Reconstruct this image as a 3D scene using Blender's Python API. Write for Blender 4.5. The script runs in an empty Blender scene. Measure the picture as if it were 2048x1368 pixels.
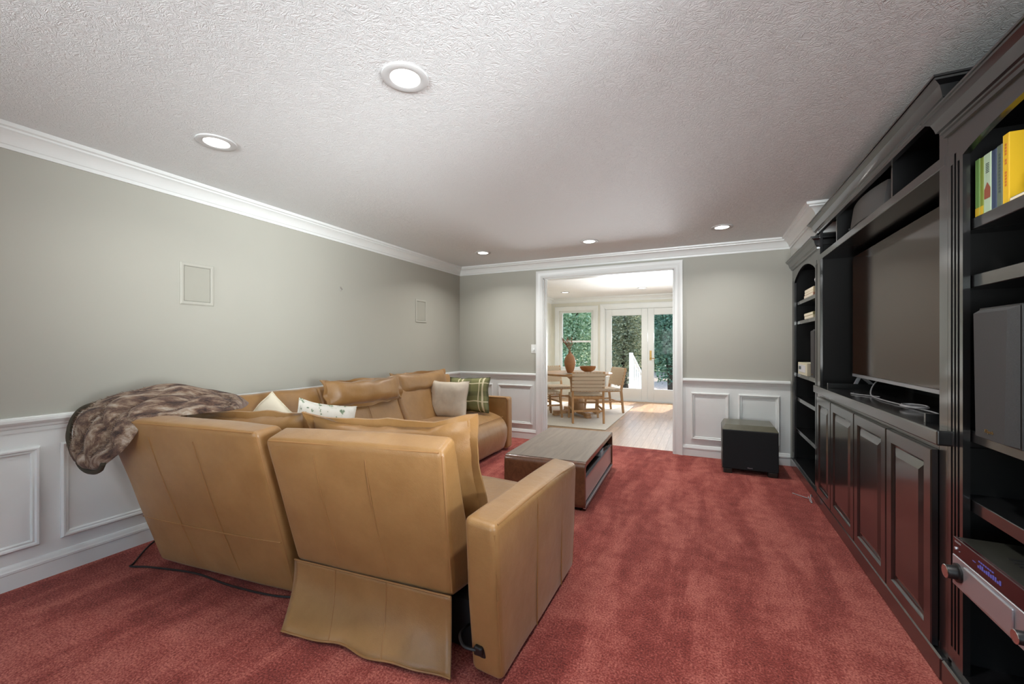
import bpy, bmesh, math, random
from mathutils import Vector, Matrix, noise

random.seed(7)
C = bpy.context.scene.collection
SC = bpy.context.scene
R = math.radians

# ------------------------------------------------------------------ camera
cam_d = bpy.data.cameras.new('camera')
cam_d.sensor_width = 36.0
cam_d.lens = 830.0 / 2048.0 * 36.0
cam_d.shift_y = 6.5 / 2048.0
cam_d.clip_start = 0.02
cam = bpy.data.objects.new('camera', cam_d)
cam.location = (0, 0, 1.29)
cam.rotation_euler = (R(90), 0, math.atan(388 / 830.0))
C.objects.link(cam)
SC.camera = cam

# ------------------------------------------------------------------ view, sky, sun, window daylight, added fill lamps
SC.view_settings.view_transform = 'Standard'
SC.view_settings.look = 'None'
SC.view_settings.gamma = 1
SC.view_settings.use_curve_mapping = False
SC.view_settings.exposure = 0.15

SC.cycles.max_bounces = 6
SC.cycles.glossy_bounces = 2
SC.cycles.transmission_bounces = 2
SC.cycles.transparent_max_bounces = 6
SC.cycles.caustics_reflective = False
SC.cycles.caustics_refractive = False

W = bpy.data.worlds.new('world')
SC.world = W
W.use_nodes = True
wn = W.node_tree
sky = wn.nodes.new('ShaderNodeTexSky')
sky.sky_type = 'NISHITA'
sky.sun_disc = False
sky.sun_elevation = R(50)
sky.sun_rotation = R(20)
wn.links.new(sky.outputs[0], wn.nodes['Background'].inputs[0])
wn.nodes['Background'].inputs[1].default_value = 0.7


def light(name, kind, loc, rot, energy, color=(1, 1, 1), **kw):
    d = bpy.data.lights.new(name, kind)
    d.energy = energy
    d.color = color
    for k, v in kw.items():
        setattr(d, k, v)
    o = bpy.data.objects.new(name, d)
    o.location = loc
    o.rotation_euler = rot
    C.objects.link(o)
    return o


light('sun', 'SUN', (0, 14, 9), (R(-38), 0, R(-14)), 4.5, (1.0, 0.95, 0.87), angle=R(1.0))
# uplight added at the wall behind the camera to brighten the ceiling
light('ceiling_fill', 'AREA', (-.7, -4.52, 1.35), (R(112), 0, R(0)), 100, (0.92, 0.975, 1.0),
      shape='RECTANGLE', size=3.0, size_y=1.7, spread=R(54))
# daylight entering by the window in the right-hand wall, just behind the viewer
light('right_window_daylight', 'AREA', (1.27, .40, 1.45), (R(97), 0, R(66)), 18, (0.94, 0.98, 1.0),
      shape='RECTANGLE', size=.9, size_y=1.2, spread=R(44))
# daylight entering by the dining room's glazed doors and window; the second lamp is fill added at its side wall
light('door_daylight', 'AREA', (-1.2, 9.72, .95), (R(-108), 0, 0), 31, (0.93, 0.98, 1.0),
      shape='RECTANGLE', size=1.7, size_y=1.3, spread=R(62))
light('dining_fill', 'AREA', (1.34, 7.6, 1.4), (R(112), 0, R(78)), 15, (0.98, 0.99, 1.0),
      shape='RECTANGLE', size=2.0, size_y=1.3, spread=R(76))

CAN_W = 9.0        # watts of each recessed lamp

# ------------------------------------------------------------------ materials
def lin(c):
    return tuple(((v / 255) / 12.92 if v / 255 <= 0.04045 else ((v / 255 + 0.055) / 1.055) ** 2.4) for v in c)


class NT:
    def __init__(s, name):
        s.m = bpy.data.materials.new(name)
        s.m.use_nodes = True
        s.t = s.m.node_tree
        s.b = s.t.nodes['Principled BSDF']

    def n(s, typ, **kw):
        q = s.t.nodes.new(typ)
        for k, v in kw.items():
            if k in q.inputs:
                q.inputs[k].default_value = v
            else:
                setattr(q, k, v)
        return q

    def l(s, a, b):
        s.t.links.new(a, b)

    def coord(s, scale=(1, 1, 1), rot=(0, 0, 0), kind='Object'):
        tc = s.n('ShaderNodeTexCoord')
        mp = s.n('ShaderNodeMapping')
        mp.inputs['Scale'].default_value = scale
        mp.inputs['Rotation'].default_value = rot
        s.l(tc.outputs[kind], mp.inputs[0])
        return mp.outputs[0]

    def ramp(s, fac, stops):
        r = s.n('ShaderNodeValToRGB')
        e = r.color_ramp.elements
        while len(e) < len(stops):
            e.new(0.5)
        for i, (p, c) in enumerate(stops):
            e[i].position = p
            e[i].color = tuple(c) + (1,)
        s.l(fac, r.inputs[0])
        return r.outputs[0]

    def bump(s, h, strength, dist, normal=None):
        b = s.n('ShaderNodeBump')
        b.inputs['Strength'].default_value = strength
        b.inputs['Distance'].default_value = dist
        s.l(h, b.inputs['Height'])
        if normal:
            s.l(normal, b.inputs['Normal'])
        s.l(b.outputs[0], s.b.inputs['Normal'])
        return b.outputs[0]


def plain(name, col, rough=0.5, metal=0.0, coat=0.0, var=0.0, vscale=6.0, bump=None, spec=None, sheen=0, coat_ior=1.5, tint=None):
    k = NT(name)
    c = lin(col)
    k.b.inputs['Roughness'].default_value = rough
    k.b.inputs['Metallic'].default_value = metal
    k.b.inputs['Coat Weight'].default_value = coat
    k.b.inputs['Coat Roughness'].default_value = 0.13
    k.b.inputs['Coat IOR'].default_value = coat_ior
    if tint:
        k.b.inputs['Specular Tint'].default_value = tuple(tint) + (1,)
    if sheen:
        k.b.inputs['Sheen Weight'].default_value = sheen
    if spec is not None:
        k.b.inputs['Specular IOR Level'].default_value = spec
    no = k.n('ShaderNodeTexNoise', Scale=vscale, Detail=4.0)
    k.l(k.coord(), no.inputs['Vector'])
    v = max(var, 0.02)
    k.l(k.ramp(no.outputs[0], [(0.25, [x * (1 - v) for x in c]), (0.75, [min(1, x * (1 + v)) for x in c])]),
        k.b.inputs['Base Color'])
    if bump:
        bn = k.n('ShaderNodeTexNoise', Scale=bump[0], Detail=3.0)
        k.l(k.coord(), bn.inputs['Vector'])
        k.bump(bn.outputs[0], bump[1], bump[2])
    return k.m


def emissive(name, col, strength):
    k = NT(name)
    k.b.inputs['Base Color'].default_value = (0.05, 0.05, 0.05, 1)
    k.b.inputs['Emission Color'].default_value = tuple(lin(col)) + (1,)
    k.b.inputs['Emission Strength'].default_value = strength
    return k.m


def m_ceiling():
    k = NT('textured_ceiling_paint')
    k.b.inputs['Roughness'].default_value = 0.75
    co = k.coord()
    wob = k.n('ShaderNodeTexNoise', Scale=14.0, Detail=2.0)
    k.l(co, wob.inputs['Vector'])
    add = k.n('ShaderNodeVectorMath', operation='MULTIPLY_ADD')
    k.l(wob.outputs['Color'], add.inputs[0])
    add.inputs[1].default_value = (0.09, 0.09, 0.0)
    k.l(co, add.inputs[2])
    n1 = k.n('ShaderNodeTexNoise', Scale=38.0, Detail=3.0, Roughness=0.6, Distortion=1.4)
    k.l(add.outputs[0], n1.inputs['Vector'])
    r1 = k.ramp(n1.outputs[0], [(0.40, (0, 0, 0)), (0.49, (1, 1, 1)), (0.53, (1, 1, 1)), (0.62, (0, 0, 0))])
    n2 = k.n('ShaderNodeTexNoise', Scale=58.0, Detail=2.0, Distortion=0.8)
    k.l(co, n2.inputs['Vector'])
    mx = k.n('ShaderNodeMath', operation='MULTIPLY_ADD')
    k.l(n2.outputs[0], mx.inputs[0])
    mx.inputs[1].default_value = 0.9
    k.l(r1, mx.inputs[2])
    k.bump(mx.outputs[0], 0.5, 0.003)
    k.b.inputs['Base Color'].default_value = tuple(lin((224, 227, 227))) + (1,)
    return k.m


def m_carpet():
    k = NT('red_cut_pile_carpet')
    k.b.inputs['Roughness'].default_value = 0.95
    k.b.inputs['Specular IOR Level'].default_value = 0.1
    k.b.inputs['Sheen Weight'].default_value = 0.12
    k.b.inputs['Sheen Roughness'].default_value = 0.45
    k.b.inputs['Sheen Tint'].default_value = (1.0, 0.8, 0.78, 1)
    big = k.n('ShaderNodeTexNoise', Scale=1.0, Detail=5.0, Roughness=0.6, Distortion=0.45)
    k.l(k.coord((4.4, 0.85, 1), (0, 0, R(5))), big.inputs['Vector'])
    mid = k.n('ShaderNodeTexNoise', Scale=9.0, Detail=4.0, Roughness=0.65)
    k.l(k.coord(), mid.inputs['Vector'])
    fine = k.n('ShaderNodeTexNoise', Scale=120.0, Detail=3.0, Roughness=0.7)
    k.l(k.coord(), fine.inputs['Vector'])
    a = k.n('ShaderNodeMath', operation='MULTIPLY_ADD')
    shp = k.n('ShaderNodeMapRange', interpolation_type='SMOOTHSTEP')
    shp.inputs['From Min'].default_value = 0.39; shp.inputs['From Max'].default_value = 0.61
    shp.inputs['To Min'].default_value = 0.40; shp.inputs['To Max'].default_value = 0.61
    k.l(big.outputs[0], shp.inputs[0])
    k.l(mid.outputs[0], a.inputs[0]); a.inputs[1].default_value = 0.55; k.l(shp.outputs[0], a.inputs[2])
    b = k.n('ShaderNodeMath', operation='MULTIPLY_ADD')
    k.l(fine.outputs[0], b.inputs[0]); b.inputs[1].default_value = 1.7; k.l(a.outputs[0], b.inputs[2])
    sc = k.n('ShaderNodeMath', operation='MULTIPLY')
    k.l(b.outputs[0], sc.inputs[0]); sc.inputs[1].default_value = 0.5
    k.l(k.ramp(sc.outputs[0], [(0.62, lin((96, 38, 35))), (0.80, lin((158, 73, 65))), (0.98, lin((214, 130, 116)))]),
        k.b.inputs['Base Color'])
    k.bump(fine.outputs[0], 0.9, 0.012)
    return k.m


def m_leather(name, dark, light_, rough=0.42):
    k = NT(name)
    k.b.inputs['Roughness'].default_value = rough
    k.b.inputs['Sheen Weight'].default_value = 0.25
    k.b.inputs['Sheen Roughness'].default_value = 0.35
    k.b.inputs['Specular IOR Level'].default_value = 0.7
    n1 = k.n('ShaderNodeTexNoise', Scale=5.0, Detail=6.0, Roughness=0.65)
    k.l(k.coord(), n1.inputs['Vector'])
    k.l(k.ramp(n1.outputs[0], [(0.3, lin(dark)), (0.7, lin(light_))]), k.b.inputs['Base Color'])
    n2 = k.n('ShaderNodeTexVoronoi', Scale=260.0)
    k.l(k.coord(), n2.inputs['Vector'])
    n3 = k.n('ShaderNodeTexNoise', Scale=16.0, Detail=4.0)
    k.l(k.coord(), n3.inputs['Vector'])
    a = k.n('ShaderNodeMath', operation='MULTIPLY_ADD')
    k.l(n2.outputs[0], a.inputs[0]); a.inputs[1].default_value = 0.12; k.l(n3.outputs[0], a.inputs[2])
    k.bump(a.outputs[0], 0.25, 0.01)
    return k.m


def m_wood(name, c0, c1, rough=0.4, coat=0.0, scale=(3, 30, 30), rnd=0.0):
    k = NT(name)
    k.b.inputs['Roughness'].default_value = rough
    k.b.inputs['Coat Weight'].default_value = coat
    n1 = k.n('ShaderNodeTexNoise', Scale=1.0, Detail=5.0, Roughness=0.6, Distortion=1.0)
    k.l(k.coord(scale), n1.inputs['Vector'])
    col = k.ramp(n1.outputs[0], [(0.3, lin(c0)), (0.7, lin(c1))])
    if rnd:
        oi = k.n('ShaderNodeObjectInfo')
        hs = k.n('ShaderNodeHueSaturation')
        mr = k.n('ShaderNodeMapRange')
        mr.inputs['To Min'].default_value = 1 - rnd
        mr.inputs['To Max'].default_value = 1 + rnd
        k.l(oi.outputs['Random'], mr.inputs[0])
        k.l(mr.outputs[0], hs.inputs['Value'])
        k.l(col, hs.inputs['Color'])
        col = hs.outputs[0]
    k.l(col, k.b.inputs['Base Color'])
    return k.m


def m_glass():
    k = NT('clear_window_glass')
    t = k.t
    tr = k.n('ShaderNodeBsdfTransparent')
    gl = k.n('ShaderNodeBsdfGlossy', Roughness=0.02)
    fr = k.n('ShaderNodeFresnel', IOR=1.12)
    mx = k.n('ShaderNodeMixShader')
    k.l(fr.outputs[0], mx.inputs[0]); k.l(tr.outputs[0], mx.inputs[1]); k.l(gl.outputs[0], mx.inputs[2])
    k.l(mx.outputs[0], t.nodes['Material Output'].inputs['Surface'])
    return k.m


def m_fur():
    k = NT('banded_faux_fur')
    k.b.inputs['Roughness'].default_value = 0.9
    k.b.inputs['Sheen Weight'].default_value = 0.15
    n1 = k.n('ShaderNodeTexNoise', Scale=1.0, Detail=3.0, Roughness=0.55, Distortion=0.5)
    k.l(k.coord((10, 13, 1), kind='UV'), n1.inputs['Vector'])
    n2 = k.n('ShaderNodeTexNoise', Scale=1.0, Detail=3.0, Roughness=0.7)
    k.l(k.coord((70, 130, 1), kind='UV'), n2.inputs['Vector'])
    a = k.n('ShaderNodeMath', operation='MULTIPLY_ADD')
    k.l(n2.outputs[0], a.inputs[0]); a.inputs[1].default_value = 0.3; k.l(n1.outputs[0], a.inputs[2])
    s = k.n('ShaderNodeMath', operation='MULTIPLY')
    k.l(a.outputs[0], s.inputs[0]); s.inputs[1].default_value = 0.77
    k.l(k.ramp(s.outputs[0], [(0.38, lin((58, 40, 34))), (0.48, lin((112, 84, 68))), (0.55, lin((156, 132, 110))), (0.66, lin((196, 182, 166)))]),
        k.b.inputs['Base Color'])
    k.bump(n2.outputs[0], 0.9, 0.01)
    return k.m


def m_plaid():
    k = NT('green_plaid_wool')
    k.b.inputs['Roughness'].default_value = 0.9
    tc = k.n('ShaderNodeTexCoord')
    sp = k.n('ShaderNodeSeparateXYZ')
    k.l(tc.outputs['UV'], sp.inputs[0])

    def line(o, period, w, off):
        a = k.n('ShaderNodeMath', operation='ADD'); k.l(o, a.inputs[0]); a.inputs[1].default_value = off
        p = k.n('ShaderNodeMath', operation='PINGPONG'); k.l(a.outputs[0], p.inputs[0]); p.inputs[1].default_value = period / 2
        q = k.n('ShaderNodeMath', operation='LESS_THAN'); k.l(p.outputs[0], q.inputs[0]); q.inputs[1].default_value = w
        return q.outputs[0]
    ls = [line(sp.outputs[0], 0.52, 0.020, 0.15), line(sp.outputs[1], 0.52, 0.014, 0.22), line(sp.outputs[0], 0.52, 0.012, 0.24)]
    mx = ls[0]
    for q in ls[1:]:
        m = k.n('ShaderNodeMath', operation='MAXIMUM'); k.l(mx, m.inputs[0]); k.l(q, m.inputs[1]); mx = m.outputs[0]
    d1 = line(sp.outputs[0], 0.52, 0.07, 0.0)
    d2 = line(sp.outputs[1], 0.52, 0.07, 0.0)
    dd = k.n('ShaderNodeMath', operation='ADD'); k.l(d1, dd.inputs[0]); k.l(d2, dd.inputs[1])
    dh = k.n('ShaderNodeMath', operation='MULTIPLY'); k.l(dd.outputs[0], dh.inputs[0]); dh.inputs[1].default_value = 0.5
    base = k.ramp(dh.outputs[0], [(0.0, lin((126, 126, 84))), (1.0, lin((88, 90, 62)))])
    mixn = k.n('ShaderNodeMix', data_type='RGBA')
    k.l(mx, mixn.inputs['Factor']); k.l(base, mixn.inputs[6]); mixn.inputs[7].default_value = tuple(lin((214, 204, 170))) + (1,)
    k.l(mixn.outputs[2], k.b.inputs['Base Color'])
    no = k.n('ShaderNodeTexNoise', Scale=220.0)
    k.l(tc.outputs['Object'], no.inputs['Vector'])
    k.bump(no.outputs[0], 0.4, 0.004)
    return k.m


def m_leaf(name, a, b):
    k = NT(name)
    k.b.inputs['Roughness'].default_value = 0.45
    g = k.n('ShaderNodeNewGeometry')
    col = k.ramp(g.outputs['Random Per Island'], [(0.0, lin(a)), (1.0, lin(b))])
    k.l(col, k.b.inputs['Base Color'])
    tr = k.n('ShaderNodeBsdfTranslucent')
    k.l(col, tr.inputs[0])
    mx = k.n('ShaderNodeMixShader')
    mx.inputs[0].default_value = 0.5
    k.l(k.b.outputs[0], mx.inputs[1]); k.l(tr.outputs[0], mx.inputs[2])
    k.l(mx.outputs[0], k.t.nodes['Material Output'].inputs['Surface'])
    return k.m


def m_print():
    k = NT('flecked_leaf_print_cotton')
    k.b.inputs['Roughness'].default_value = 0.9
    n1 = k.n('ShaderNodeTexNoise', Scale=26.0, Detail=3.0)
    k.l(k.coord(), n1.inputs['Vector'])
    k.l(k.ramp(n1.outputs[0], [(0.42, lin((232, 230, 220))), (0.58, lin((228, 226, 214))), (0.62, lin((140, 156, 130))), (0.72, lin((110, 130, 104)))]),
        k.b.inputs['Base Color'])
    return k.m


MAT = dict(
    wall=plain('sage_grey_wall_paint', (172, 171, 161), 0.55, var=0.015, vscale=2, bump=(180, 0.06, 0.001)),
    wall_cream=plain('pale_cream_wall_paint', (222, 221, 208), 0.6),
    white=plain('white_semigloss_trim_paint', (226, 229, 227), 0.32, var=0.01),
    ceiling=m_ceiling(),
    smooth_ceiling=plain('smooth_white_ceiling_paint', (232, 232, 230), 0.7),
    carpet=m_carpet(),
    ring=plain('matt_lamp_trim', (196, 197, 196), 0.6),
    leather=m_leather('tan_leather', (149, 109, 61), (167, 127, 77)),
    leather_dark=plain('tan_leather_welt', (160, 118, 72), 0.5),
    black=plain('espresso_black_lacquer', (17, 17, 18), 0.38, coat=1.0, var=0.15, vscale=12, spec=0.4, coat_ior=1.6),
    black_in=plain('matt_black_interior', (13, 13, 13), 0.6, var=0.1, spec=0.3),
    blk_plastic=plain('black_plastic', (24, 24, 25), 0.45),
    vinyl=plain('black_ash_vinyl', (36, 36, 31), 0.35, var=0.15, vscale=20),
    cloth_black=plain('black_grille_cloth', (26, 30, 33), 0.9, bump=(700, 0.4, 0.002)),
    cloth_grey=plain('charcoal_grille_cloth', (58, 58, 58), 0.9, var=0.1, vscale=300, bump=(700, 0.4, 0.002)),
    cloth_light=plain('grey_grille_cloth', (112, 112, 112), 0.8, var=0.08, vscale=300),
    sub_top=plain('reflection_tinted_top', (92, 90, 74), 0.3, var=0.1, vscale=20),  # olive-brown top slab, lightened to carry its reflection
    screen=plain('dark_television_screen', (48, 30, 19), 0.10, spec=0.7, tint=(1.0, .72, .55)),
    silver=plain('brushed_silver', (186, 188, 194), 0.35, 0.75),
    chrome=plain('bright_steel', (215, 215, 215), 0.2, 1.0),
    brass=plain('polished_brass', (164, 134, 82), 0.3, 1.0),
    red_reflection=plain('reflection_red_fascia', (48, 18, 22), 0.15),  # dark fascia with the carpet's red reflection mixed into its colour
    walnut=m_wood('walnut_veneer', (92, 60, 42), (122, 82, 58), 0.32, 0.35, (22, 2, 22)),
    tabletop=m_wood('reflection_grey_top', (120, 110, 100), (142, 130, 118), 0.42, 0.0, (22, 2, 22)),  # walnut greyed to stand for daylight reflected in the top
    drawer=plain('taupe_lacquer', (206, 194, 190), 0.3),
    oak=m_wood('light_oak', (176, 132, 88), (206, 164, 116), 0.5, 0, (30, 30, 3)),
    oak_flat=m_wood('light_oak_top', (170, 126, 84), (200, 156, 108), 0.4, 0.2, (3, 24, 3)),
    plank=m_wood('oak_floor_plank', (168, 132, 98), (194, 160, 124), 0.36, 0.0, (30, 2.5, 30), rnd=0.12),
    strap=plain('natural_webbing', (206, 188, 162), 0.8, bump=(300, 0.3, 0.002)),
    rug=plain('cream_woven_rug', (226, 218, 202), 0.95, var=0.05, vscale=40, bump=(160, 0.5, 0.006)),
    clay=plain('terracotta_clay', (168, 118, 78), 0.6, var=0.1, vscale=25),
    bowlwood=plain('turned_brown_wood', (160, 108, 66), 0.45, var=0.15, vscale=20),
    twig=plain('dried_twig', (150, 110, 84), 0.9),
    cream=plain('oatmeal_linen', (216, 204, 186), 0.9, var=0.06, vscale=25, bump=(350, 0.4, 0.003)),
    ivory=plain('ivory_cotton', (236, 228, 206), 0.9, bump=(350, 0.4, 0.003)),
    plaid=m_plaid(), printed=m_print(), fur=m_fur(),
    furback=plain('dark_olive_binding', (66, 60, 48), 0.9),
    glass=m_glass(),
    lens=emissive('glowing_lamp_lens', (255, 250, 242), 9.0),
    display=emissive('blue_display_segments', (90, 90, 200), 0.35),
    plate=plain('beige_speaker_grille', (164, 163, 152), 0.6, bump=(900, 0.3, 0.001)),
    frame_plate=plain('painted_speaker_frame', (176, 175, 165), 0.5),
    cable_b=plain('black_cable', (18, 16, 16), 0.5),
    cable_g=plain('grey_cable', (150, 150, 152), 0.4),
    paper=plain('book_pages', (226, 218, 198), 0.8),
    book_green=plain('light_green_book_cloth', (118, 158, 88), 0.5),
    book_lime=plain('lime_green_book_cloth', (134, 152, 66), 0.5),
    book_mint=plain('pale_mint_book_jacket', (190, 214, 186), 0.4),
    book_navy=plain('navy_book_cloth', (54, 70, 98), 0.5),
    book_sage=plain('sage_book_cloth', (98, 112, 96), 0.5),
    book_yellow=plain('yellow_book_cloth', (232, 188, 32), 0.5),
    book_cream=plain('cream_book_cloth', (214, 202, 168), 0.6),
    book_olive=plain('olive_book_cloth', (150, 146, 104), 0.6),
    book_pink=plain('dusty_pink_book_cloth', (186, 142, 122), 0.6),
    print_red=plain('rust_red_print', (158, 92, 70), 0.5),
    print_orange=plain('orange_print', (206, 120, 40), 0.5),
    print_dark=plain('dark_print', (70, 84, 84), 0.5),
    print_yellow=plain('yellow_print', (226, 190, 60), 0.5),
    porcelain=plain('white_porcelain', (226, 226, 230), 0.25),
    boxcream=plain('cream_radio_case', (210, 204, 178), 0.5),
    paleblue=plain('pale_blue_card', (176, 196, 206), 0.6),
    leaf1=m_leaf('bright_leaves', (84, 126, 80), (206, 222, 186)),
    leaf2=m_leaf('dark_leaves', (48, 88, 66), (150, 184, 156)),
    leaf3=m_leaf('dry_olive_leaves', (92, 100, 70), (196, 196, 160)),
    bark=plain('grey_bark', (70, 60, 48), 0.9, var=0.3),
    ground=plain('leaf_littered_ground', (172, 156, 138), 0.95, var=0.35, vscale=14),
)

# ------------------------------------------------------------------ mesh helpers
def V(*a):
    return Vector(a)


def origin_of(p):
    o = Vector((0, 0, 0))
    while p is not None:
        o += p.location
        p = p.parent
    return o


def obj(name, bm, mat, parent=None, bevel=0.0, seg=2, smooth=False, angle=35, solid=0.0, subsurf=0):
    """link one mesh object; bm holds world coordinates (for an unrotated parent)"""
    me = bpy.data.meshes.new(name)
    if parent is not None:
        off = origin_of(parent)
        bmesh.ops.translate(bm, verts=bm.verts, vec=-off)
    bmesh.ops.recalc_face_normals(bm, faces=bm.faces)
    bm.to_mesh(me)
    bm.free()
    o = bpy.data.objects.new(name, me)
    C.objects.link(o)
    me.materials.append(MAT[mat] if isinstance(mat, str) else mat)
    if parent is not None:
        o.parent = parent
    if smooth:
        me.polygons.foreach_set('use_smooth', [True] * len(me.polygons))
        me.set_sharp_from_angle(angle=R(angle))
    if solid:
        s = o.modifiers.new('solid', 'SOLIDIFY'); s.thickness = solid; s.offset = 0
    if subsurf:
        s = o.modifiers.new('sub', 'SUBSURF'); s.levels = subsurf; s.render_levels = subsurf
    if bevel:
        b = o.modifiers.new('bevel', 'BEVEL')
        b.width = bevel; b.segments = seg; b.limit_method = 'ANGLE'; b.angle_limit = R(40)
    return o


def tag(o, label, cat=None, group=None, kind=None):
    o['label'] = label
    if cat:
        o['category'] = cat
    if group:
        o['group'] = group
    if kind:
        o['kind'] = kind
    return o


def thing(name, label, cat, loc=(0, 0, 0), group=None):
    o = bpy.data.objects.new(name, None)
    o.empty_display_size = 0.1
    o.location = loc
    C.objects.link(o)
    return tag(o, label, cat, group)


def B():
    return bmesh.new()


def box(bm, x0, x1, y0, y1, z0, z1):
    v = [bm.verts.new((x, y, z)) for x in (x0, x1) for y in (y0, y1) for z in (z0, z1)]
    for f in ((0, 1, 3, 2), (4, 6, 7, 5), (0, 4, 5, 1), (2, 3, 7, 6), (0, 2, 6, 4), (1, 5, 7, 3)):
        bm.faces.new([v[i] for i in f])
    return bm


def hexa(bm, c):
    """c[i][j][k] corner points"""
    v = [bm.verts.new(c[i][j][k]) for i in (0, 1) for j in (0, 1) for k in (0, 1)]
    for f in ((0, 1, 3, 2), (4, 6, 7, 5), (0, 4, 5, 1), (2, 3, 7, 6), (0, 2, 6, 4), (1, 5, 7, 3)):
        bm.faces.new([v[i] for i in f])
    return bm


def beam(bm, a, b, w, d, up=(0, 0, 1), w2=None, d2=None):
    a, b = Vector(a), Vector(b)
    t = (b - a).normalized()
    u = Vector(up)
    s = t.cross(u)
    if s.length < 1e-4:
        s = Vector((1, 0, 0))
    s.normalize()
    u = s.cross(t)
    w2 = w2 or w
    d2 = d2 or d
    c = [[[None, None], [None, None]], [[None, None], [None, None]]]
    for i, sx in enumerate((-1, 1)):
        for j, sy in enumerate((-1, 1)):
            c[i][j][0] = a + s * sx * w / 2 + u * sy * d / 2
            c[i][j][1] = b + s * sx * w2 / 2 + u * sy * d2 / 2
    return hexa(bm, c)


def tube(bm, pts, r, n=8, closed=False):
    pts = [Vector(p) for p in pts]
    rings = []
    for i, p in enumerate(pts):
        if closed:
            t = pts[(i + 1) % len(pts)] - pts[i - 1]
        else:
            t = pts[min(i + 1, len(pts) - 1)] - pts[max(i - 1, 0)]
        if t.length < 1e-9:
            t = Vector((0, 0, 1))
        t.normalize()
        s = t.cross(Vector((0, 0, 1)))
        if s.length < 1e-3:
            s = t.cross(Vector((0, 1, 0)))
        s.normalize()
        u = s.cross(t)
        rr = r[i] if isinstance(r, (list, tuple)) else r
        rings.append([bm.verts.new(p + (s * math.cos(2 * math.pi * k / n) + u * math.sin(2 * math.pi * k / n)) * rr) for k in range(n)])
    m = len(rings)
    for i in range(m if closed else m - 1):
        a, b = rings[i], rings[(i + 1) % m]
        for k in range(n):
            bm.faces.new((a[k], a[(k + 1) % n], b[(k + 1) % n], b[k]))
    if not closed:
        bm.faces.new(rings[0][::-1])
        bm.faces.new(rings[-1])
    return bm


def lathe(bm, prof, c=(0, 0, 0), n=24, axis='z'):
    c = Vector(c)
    rings = []
    for r, h in prof:
        ring = []
        for k in range(n):
            a = 2 * math.pi * k / n
            if axis == 'z':
                p = Vector((r * math.cos(a), r * math.sin(a), h))
            elif axis == 'x':
                p = Vector((h, r * math.cos(a), r * math.sin(a)))
            else:
                p = Vector((r * math.cos(a), h, r * math.sin(a)))
            ring.append(bm.verts.new(c + p))
        rings.append(ring)
    for a, b in zip(rings, rings[1:]):
        for k in range(n):
            bm.faces.new((a[k], a[(k + 1) % n], b[(k + 1) % n], b[k]))
    if prof[0][0] > 1e-6:
        bm.faces.new(rings[0][::-1])
    if prof[-1][0] > 1e-6:
        bm.faces.new(rings[-1])
    return bm


def sweep(bm, prof, path, mp, closed=False):
    """profile (d, h): d in-plane to the left of the path, h out of plane; mp(p, q, h) -> point"""
    n = len(path)
    P = [Vector(p) for p in path]
    rings = []
    for i in range(n):
        if closed or 0 < i < n - 1:
            a = (P[i] - P[i - 1]).normalized()
            b = (P[(i + 1) % n] - P[i]).normalized()
        elif i == 0:
            a = b = (P[1] - P[0]).normalized()
        else:
            a = b = (P[-1] - P[-2]).normalized()
        na, nb = Vector((-a.y, a.x)), Vector((-b.y, b.x))
        m = (na + nb)
        m = m / max(1e-6, m.dot(na))
        rings.append([bm.verts.new(mp(P[i].x + m.x * d, P[i].y + m.y * d, h)) for d, h in prof])
    k = len(prof)
    for i in range(n if closed else n - 1):
        a, b = rings[i], rings[(i + 1) % n]
        for j in range(k):
            bm.faces.new((a[j], a[(j + 1) % k], b[(j + 1) % k], b[j]))
    if not closed:
        bm.faces.new(rings[0][::-1])
        bm.faces.new(rings[-1])
    return bm


def MXY(p, q, h):
    return Vector((p, q, h))


def tri(c, u, v, w):
    def L(a, b, t):
        return a + (b - a) * t
    p = [[L(Vector(c[i][j][0]), Vector(c[i][j][1]), w) for j in (0, 1)] for i in (0, 1)]
    return L(L(p[0][0], p[0][1], v), L(p[1][0], p[1][1], v), u)


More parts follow.
